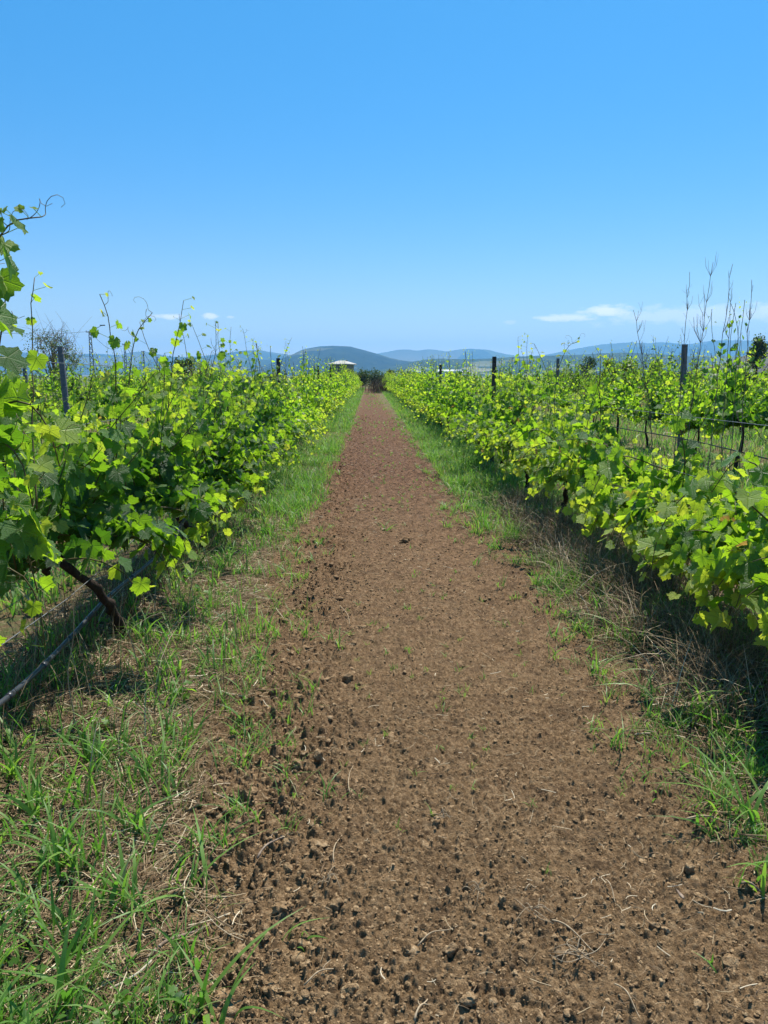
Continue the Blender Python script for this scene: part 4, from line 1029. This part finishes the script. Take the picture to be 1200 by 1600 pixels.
# broadleaf weeds and tall seeding grass in the verges
g = np.random.default_rng(57); a = Acc()
x, y = scatter(2600, -1.95, 2.5, 1.5, 40, g, lambda x, y: in_grass(x, y) ** 2 * .35 * clumpy(x, y, 1.3, 58, .4, .6)); n = 9
for i in range(len(x)):
    sz = g.uniform(.012, .034); m = int(g.integers(5, 12)); an = g.uniform(0, 6.28, m); rr = g.uniform(.01, .06, m); dirs = np.stack([np.cos(an), np.sin(an), g.uniform(-.1, .6, m)], -1)
    B = np.array([x[i], y[i], gz(x[i], y[i]) + .012]) + dirs * rr[:, None] + np.stack([0 * an, 0 * an, g.uniform(0, .07, m)], -1)
    add_leaves(a, B, dirs, np.tile([0, 0, 1.], (m, 1)) + g.normal(0, .25, (m, 3)), sz * g.uniform(.7, 1.3, m), g.normal(.35, .15, m), T_SM if i % 3 else T_MID, g)
a.build('broadleaf_weeds', M['leaf_far'], label='small broadleaf weeds sprinkled through both grass verges', cat='weeds', kind='stuff')
a = Acc(); x, y = scatter(3800, -1.95, 2.6, 2.6, 30, g, lambda x, y: in_grass(x, y) ** 2 * clumpy(x, y, 1.1, 59, .42, .62)); N = len(x)
blades(a, np.stack([x, y, gh_fast(x, y)], -1), g.uniform(.22, .46, N), g.uniform(.0016, .003, N) * (1 + y * .12), g.uniform(0, 6.28, N), np.abs(g.normal(.2, .14, N)), np.abs(g.normal(.25, .2, N)), g.normal(.6, .22, N), 5, g)
a.build('dry_grass', M['straw'], label='thin pale seeding grass stems standing up out of the verges', cat='dry grass', kind='stuff')

# ---------------------------------------------------------------- dry weeds standing on the right
def dry_weed(base, top, H, label, seed, bushy=1.0, rad=.0042, group='tall dry weed stalks on the right'):
    """stalk from a ground point to a tip, with side sprays near the tip"""
    g = np.random.default_rng(seed); d = base[1]
    r = empty('dry_weed', (base[0], base[1], gz(*base)), label=label, cat='dry weed', group=group)
    dx, dy = top[0] - base[0], top[1] - base[1]
    P = poly([(0, 0, 0), (dx * .22, dy * .3, H * .35), (dx * .52, dy * .6, H * .68), (dx, dy, H)], 26)
    P = P + g.normal(0, .004, P.shape)
    a = Acc(); tube(a, P, np.linspace(rad, rad * .35, 26), 5)
    b = Acc() if bushy > .8 else a
    for i in range(int(22 * bushy)):
        k_ = int(g.integers(14, 25)); an = g.uniform(0, 6.28); L = g.uniform(.05, .17) * (1.15 - k_ / 34) * 1.4 * (.6 + .5 * bushy)
        q = P[k_]; e = q + np.array([cos(an) * L * .33, sin(an) * L * .33, L]); m_ = (q + e) / 2 + np.array([cos(an), sin(an), -.1]) * L * .10
        tube(b, [q, m_, e], [rad * .3, rad * .24, rad * .16], 4)
        if g.random() < .7: tube(b, [m_, m_ + np.array([g.normal(0, .02), g.normal(0, .02), L * .45])], rad * .16, 3)
    if b is not a: b.build('seed_spray', M['weed'], r)
    a.build('stalk', M['weed'], r)
def P_at(px, py, d):
    """x and z of the point at depth d along the path seen at a photo pixel"""
    a_, b_ = (px - 600) / FPX, (800 - py) / FPX
    vx, vy, vz = sin(YAW) * (cos(PITCH) + b_ * sin(PITCH)) + a_ * cos(YAW), cos(YAW) * (cos(PITCH) + b_ * sin(PITCH)) - a_ * sin(YAW), -sin(PITCH) + b_ * cos(PITCH)
    t = d / vy; return vx * t, CAM_H + vz * t
for i, (bx, tx, ty, d, bu, lab) in enumerate(((1038, 990, 485, 5.6, 1.5, 'dry weed bending left with a fan-shaped seed head'), (1050, 1078, 424, 5.4, .7, 'tall thin dry weed just left of the grey post'),
        (1060, 1114, 410, 5.3, 1.7, 'tall dry weed curving right with the fullest plume'), (1100, 1144, 412, 5.1, .5, 'tallest bare dry weed curving right of the grey post'),
        (1125, 1143, 450, 5.2, .4, 'thin dry weed close behind the tallest bare one'), (1155, 1175, 436, 4.9, 1.0, 'straight dry weed closest to the right edge'), (1140, 1155, 500, 6.4, .4, 'short faint dry weed among the tall ones'))):
    x0, _ = P_at(bx, 760, d); x1, z1 = P_at(tx, ty, d)
    dry_weed((x0, d), (x1, d), z1 - gz(x0, d), lab, 700 + i, bu)
x0, _ = P_at(385, 640, 11.); x1, z1 = P_at(328, 535, 11.); dry_weed((x0, 11.), (x1, 11.), z1, 'bare dark stick leaning left above the left row', 720, .15, .006)
x0, _ = P_at(446, 640, 13.); x1, z1 = P_at(447, 536, 13.); dry_weed((x0, 13.), (x1, 13.), z1, 'thin dry weed poking up from the left row before the main hill', 721, .5, .005)
x0, _ = P_at(108, 1140, 2.9)
def pale_stalk(px0, py0, px1, py1, d, label, rad=.003):
    x0, z0 = P_at(px0, py0, d); x1, z1 = P_at(px1, py1, d); gb = ground_at(px0, py0)
    P = poly([(gb[0], gb[1], -.02), (gb[0] * .9 + x1 * .1, gb[1], z1 * .5), (x1, gb[1] - .02, max(z1, .1))], 10)
    P[:, 0] += .01 * np.sin(np.arange(10) * 1.3)
    a = Acc(); tube(a, P, np.linspace(rad, rad * .5, 10), 6); a.build('dry_stalk', M['palestick'], label=label, cat='dry stalk', group='pale dry stalks standing in the left grass')
pale_stalk(115, 1150, 97, 935, 3.1, 'pale upright stalk crossing the black pipe at the left')
pale_stalk(245, 1075, 252, 1010, 3.9, 'short pale stalk right of the leaning trunk foot')
pale_stalk(70, 960, 84, 880, 4.9, 'thin brown stalk behind the pipe near the left edge')

# ---------------------------------------------------------------- trees and bushes far off
def tree(name, px, base_y, top_y, width_px, D, label, mat='tree_leaf', trunk=True, n=2600, size=None, seed=1, shape=1.0, sparse=False, group=None, cat='tree', lobes=9, trunk_h=.25):
    g = np.random.default_rng(seed); X = (px - VX) / FH * D
    H = CAM_H + (HY - top_y) / FV * D; Wd = width_px / FH * D; size = size or max(.05, Wd * .035)
    r = empty(name, (X, D, 0), label=label, cat=cat, group=group)
    z0 = H * trunk_h if trunk else .0
    t = Acc(); cc = []
    ends = []
    for i in range(lobes):
        a_ = g.uniform(0, 6.28); rr = Wd * .5 * math.sqrt(g.random()) * .78
        z = z0 + (H - z0) * g.uniform(.22, .88); k_ = 1 - .55 * max(0, (z - z0) / (H - z0) - .45) * shape
        c = np.array([cos(a_) * rr * k_, sin(a_) * rr * k_, z]); ends.append((c, Wd * g.uniform(.20, .33)))
    tr = max(.04, H * .022)
    tube(t, poly([(0, 0, -.1), (tr * .6, 0, H * .2), (-tr * .4, tr, H * .5), (0, 0, H * .8)], 10), np.linspace(tr, tr * .3, 10), 7)
    for c, _ in ends:
        s0 = np.array([0, 0, c[2] * g.uniform(.3, .6)]); tube(t, poly([s0, (s0 + c) / 2 + g.normal(0, .03 * Wd, 3), c], 6), np.linspace(tr * .42, tr * .12, 6), 5)
        if sparse:
            for q in range(5): tube(t, poly([c, c + g.normal(0, .1, 3) * Wd + [0, 0, .06 * H], c + g.normal(0, .16, 3) * Wd + [0, 0, .15 * H]], 5), np.linspace(tr * .14, tr * .04, 5), 3, cap=False)
    t.build('trunk', M['weed'] if sparse else M['trunk'], r)
    B = []; per = n // (lobes + 4)
    cz = z0 + (H - z0) * .52; cu = nrm(g.normal(0, 1, (per * 5, 3))) * (g.random((per * 5, 1)) ** .38) * np.array([Wd * .44, Wd * .44, (H - z0) * .46])
    if not sparse: B.append((np.array([0, 0, cz]) + cu)[fbm(cu[:, 0] * 7 / Wd + 3, cu[:, 2] * 7 / Wd + 7, seed + 2, 3) > .40])
    for c, q in ends:
        u = nrm(g.normal(0, 1, (per, 3))) * (g.random((per, 1)) ** (.42)) * q * np.array([1, 1, .8]); kk = fbm(u[:, 0] * 4 / q + 3, u[:, 2] * 4 / q + 7, seed, 2) > (.55 if sparse else .38)
        B.append((c + u)[kk])
    B = np.vstack(B); B[:, 2] = np.maximum(B[:, 2], .1); N = len(B); f = Acc()
    add_leaves(f, B, g.normal(0, 1, (N, 3)) + [0, 0, -.3], g.normal(0, .7, (N, 3)) + [0, 0, .7], size * g.uniform(.6, 1.4, N), g.normal(.4, .25, N), T_SM, g)
    f.build('crown', M[mat], r)
    return r
tree('shrub_tree', 88, 600, 508, 92, 42, 'sparse grey-leaved tree rising behind the left row near the lattice pole', 'silver_leaf', n=9000, size=.085, seed=3, sparse=True, lobes=22, trunk_h=.15)
tree('bush', 292, 590, 559, 50, 70, 'broad dark bush showing above the left row, its darker half', 'tree_leaf', n=3200, size=.20, seed=4, cat='bush', trunk_h=.02, group='bushes above the left row')
tree('bush', 327, 590, 563, 46, 64, 'yellowish bush beside the dark one above the left row', 'leaf_olive', n=3200, size=.16, seed=5, cat='bush', trunk_h=.02, group='bushes above the left row')
tree('tree', 920, 590, 555, 27, 150, 'small round dark tree on the plain before the right-hand hills', n=3200, size=.28, seed=6, trunk_h=.12)
tree('pine_tree', 1187, 590, 518, 30, 95, 'dark uneven tree on the brown rise at the right edge', n=3400, size=.24, seed=7, trunk_h=.30, lobes=13, shape=1.4)
for i, (px, ty, w, D, m, lab) in enumerate(((550, 579, 26, 118, 'tree_leaf', 'dark bush at the far end of the path, just right of the house'), (568, 577, 34, 122, 'tree_leaf', 'dark rounded bush closing the far end of the path'), (590, 579, 30, 120, 'tree_leaf', 'green bush at the far end, directly above the path'),
        (612, 576, 16, 128, 'tree_leaf', 'upright dark bush right of the path end'), (640, 580, 40, 125, 'tree_leaf', 'low bush right of the path end, above the right row'), (505, 582, 24, 130, 'leaf_olive', 'olive bush peeking over the left row before the house'))):
    tree('bush', px, 600, ty, w, D, lab, m, n=2200, size=.22, seed=30 + i, cat='bush', trunk_h=.0, group='bushes closing the far end of the path')
# olive-coloured tall shrubs on the right
for i, (px, ty, w, D) in enumerate(((958, 556, 36, 36), (988, 554, 44, 38), (1030, 560, 40, 42))):
    tree('shrub', px, 600, ty, w, D, ('yellow-green shrub on the right, left one of three standing close', 'yellow-green shrub on the right, tallest and middle one of three', 'yellow-green shrub on the right, behind the fan-headed dry weed')[i], 'leaf_olive', n=3000, size=.10, seed=50 + i, cat='shrub', trunk_h=.0, group='yellow-green shrubs beyond the right rows')
for i in range(26):
    px = r_.choice([r_.uniform(40, 480), r_.uniform(650, 1250), r_.uniform(850, 1250)]); D = r_.uniform(75, 150)
    tree('bush', px, 600, r_.uniform(579, 584), r_.uniform(26, 50), D, 'low distant bush of the scrub line behind the vineyard on the ' + ('left' if px < 560 else 'right'), r_.choice(['tree_leaf', 'leaf_olive', 'tree_leaf']), n=1300, size=.24, seed=80 + i, cat='bush', trunk_h=.0, lobes=7, group='scrub line behind the vineyard on the ' + ('left' if px < 560 else 'right'))
# dry brown weed clump at the path end
g = np.random.default_rng(61); a = Acc(); N = 700
x = g.normal(0, .9, N); y = g.normal(0, 1.5, N)
blades(a, np.stack([x, y, x * 0], -1), g.uniform(.8, 1.9, N), g.uniform(.015, .03, N), g.uniform(0, 6.28, N), np.abs(g.normal(.15, .1, N)), np.abs(g.normal(.2, .15, N)), g.normal(.25, .15, N), 4, g)
a.build('dry_weed_clump', M['straw'], loc=((599 - VX) / FPX * 74 , 74, 0), label='clump of brown dry weeds at the right side of the far path end', cat='dry weeds')

# ---------------------------------------------------------------- house, sheds, poles
def house():
    D = 200.; X = (535 - VX) / FH * D
    r = empty('house', (X, D, 0), R(-18), label='small pale house with a white hipped roof behind the far left row', cat='house'); r.scale = (.88, .88, 1.05)
    a = Acc(); box(a, (0, 0, 2.05), (5.4, 5.2, 4.1)); a.build('wall', M['wall'], r, smooth=False)
    a = Acc(); e, z0, z1 = 3.45, 4.1, 5.12; e2 = 3.2
    V = [(-e, -e2, z0), (e, -e2, z0), (e, e2, z0), (-e, e2, z0), (-e, -e2, z0 + .2), (e, -e2, z0 + .2), (e, e2, z0 + .2), (-e, e2, z0 + .2), (-.9, 0, z1), (.9, 0, z1)]
    a.add(V, [np.array([(3, 2, 1, 0), (0, 1, 5, 4), (1, 2, 6, 5), (2, 3, 7, 6), (3, 0, 4, 7), (4, 5, 9, 8), (6, 7, 8, 9)]), np.array([(5, 6, 9), (7, 4, 8)])])
    ro = a.build('roof', M['roof'], r, smooth=False)
    a = Acc(); box(a, (1.3, .5, 4.95), (.35, .35, .6)); a.build('chimney', M['wall'], ro, smooth=False)
    for wx in (-1.6, 0.1, 1.7):
        a = Acc(); box(a, (wx, -2.615, 3.0), (.8, .05, 1.0)); w_ = a.build('window', M['glassdark'], r, smooth=False)
        b = Acc(); box(b, (wx, -2.63, 2.46), (.95, .1, .07)); b.build('sill', M['roof'], w_, smooth=False)
    for wy in (-1.4, 1.2):
        a = Acc(); box(a, (2.715, wy, 3.0), (.05, .8, 1.0)); a.build('window', M['glassdark'], r, smooth=False)
house()
def shed(px, D, w, d_, h, rz, label, mat='shed', n=1):
    X = (px - VX) / FH * D; r = empty('shed', (X, D, 0), rz, label=label, cat='shed', group='pale far sheds on the plain')
    a = Acc(); box(a, (0, 0, h * .35), (w, d_, h * .7)); a.build('wall', M[mat], r, smooth=False)
    a = Acc(); t = np.linspace(0, pi, 9); k_ = np.stack([np.cos(t) * d_ * .52, np.sin(t) * h * .32 + h * .7], -1)
    V = [(-w * .51, q[0], q[1]) for q in k_] + [(w * .51, q[0], q[1]) for q in k_]
    a.add(V, [np.array([(i, i + 1, 10 + i, 9 + i) for i in range(8)]), np.array([list(range(9)), [9 + q for q in range(9)][::-1]])]); a.build('roof', M[mat], r)
shed(701, 620, 20, 8, 6.2, R(4), 'long white shed low on the plain right of the path end')
shed(722, 700, 12, 7, 5.6, R(-6), 'smaller white shed right of the long one')
shed(655, 800, 10, 7, 6.5, R(8), 'white shed closest to the path end on its right')
shed(300, 900, 16, 8, 7.5, R(10), 'white shed far off on the left plain')
def lattice_pole(px, top_y, H, label, lamp=False, s=1.0):
    D = (H - CAM_H) * FV / (HY - top_y); X = (px - VX) / FH * D
    r = empty('utility_pole', (X, D, 0), R(20), label=label, cat='utility pole', group='utility poles receding on the left')
    a = Acc(); b0, b1 = .42 * s, .17 * s; rad = .075 * s
    lev = np.linspace(0, H, 12); cs = [(-1, -1), (1, -1), (1, 1), (-1, 1)]
    w = lambda z: b0 + (b1 - b0) * z / H
    for cx, cy in cs: tube(a, [(cx * b0, cy * b0, 0), (cx * b1, cy * b1, H)], rad, 5)
    a.build('leg_frame', M['steel'], r)
    b = Acc()
    for i in range(11):
        z0_, z1_ = lev[i], lev[i + 1]
        for q in range(4):
            c0, c1 = cs[q], cs[(q + 1) % 4]
            tube(b, [(c0[0] * w(z0_), c0[1] * w(z0_), z0_), (c1[0] * w(z1_), c1[1] * w(z1_), z1_)], rad * .55, 4, cap=False)
            tube(b, [(c1[0] * w(z0_), c1[1] * w(z0_), z0_), (c0[0] * w(z1_), c0[1] * w(z1_), z1_)], rad * .55, 4, cap=False)
    b.build('bracing', M['steel'], r)
    c = Acc(); box(c, (0, 0, H - .12), (1.5 * s, .12, .14)); ca = c.build('crossarm', M['steel'], r, smooth=False)
    for q in (-.65, 0, .65):
        i_ = Acc(); tube(i_, [(q * s, 0, H - .05), (q * s, 0, H + .02), (q * s, 0, H + .12), (q * s, 0, H + .2)], [.03, .07, .05, .03], 8); i_.build('insulator', M['glassdark'], ca)
    if lamp:
        l = Acc(); tube(l, poly([(.1, 0, H - .1), (1.1, -.4, H + .55), (2.0, -.8, H + 1.0)], 6), .05, 6); la = l.build('lamp_arm', M['steel'], r)
        l = Acc(); box(l, (2.35, -.95, H + 1.15), (.9, .34, .18), R(-22)); l.build('lamp_head', M['steel'], la, smooth=False)
    return np.array([X, D, H])
tops = [lattice_pole(148, 519, 10, 'closest lattice utility pole on the left, carrying a street lamp', True), lattice_pole(200, 538, 10, 'second lattice pole on the left, just right of the lamp-carrying one', s=.9),
        lattice_pole(228, 549, 10, 'third utility pole on the left', s=.9), lattice_pole(249, 558, 10, 'fourth utility pole on the left, small', s=.9), lattice_pole(262, 565, 10, 'farthest and smallest utility pole on the left', s=.9)]
first = np.array([-62., 92., 10.])
sp = [first] + tops
for i in range(len(sp) - 1):
    A, B = sp[i], sp[i + 1]; a = Acc(); t = np.linspace(0, 1, 20)[:, None]
    P = A + (B - A) * t; P[:, 2] -= (1.8 + .5 * i) * np.sin(t[:, 0] * pi) ** 1
    tube(a, P, .028 + .012 * i, 4); a.build('power_line', M['steel'], label=('power line running off the left edge from the lamp pole', 'sagging power line between the first and second lattice poles', 'power line between the second and third poles', 'power line between the third and fourth poles', 'power line between the two farthest poles')[i], cat='power line', group='power lines on the left')
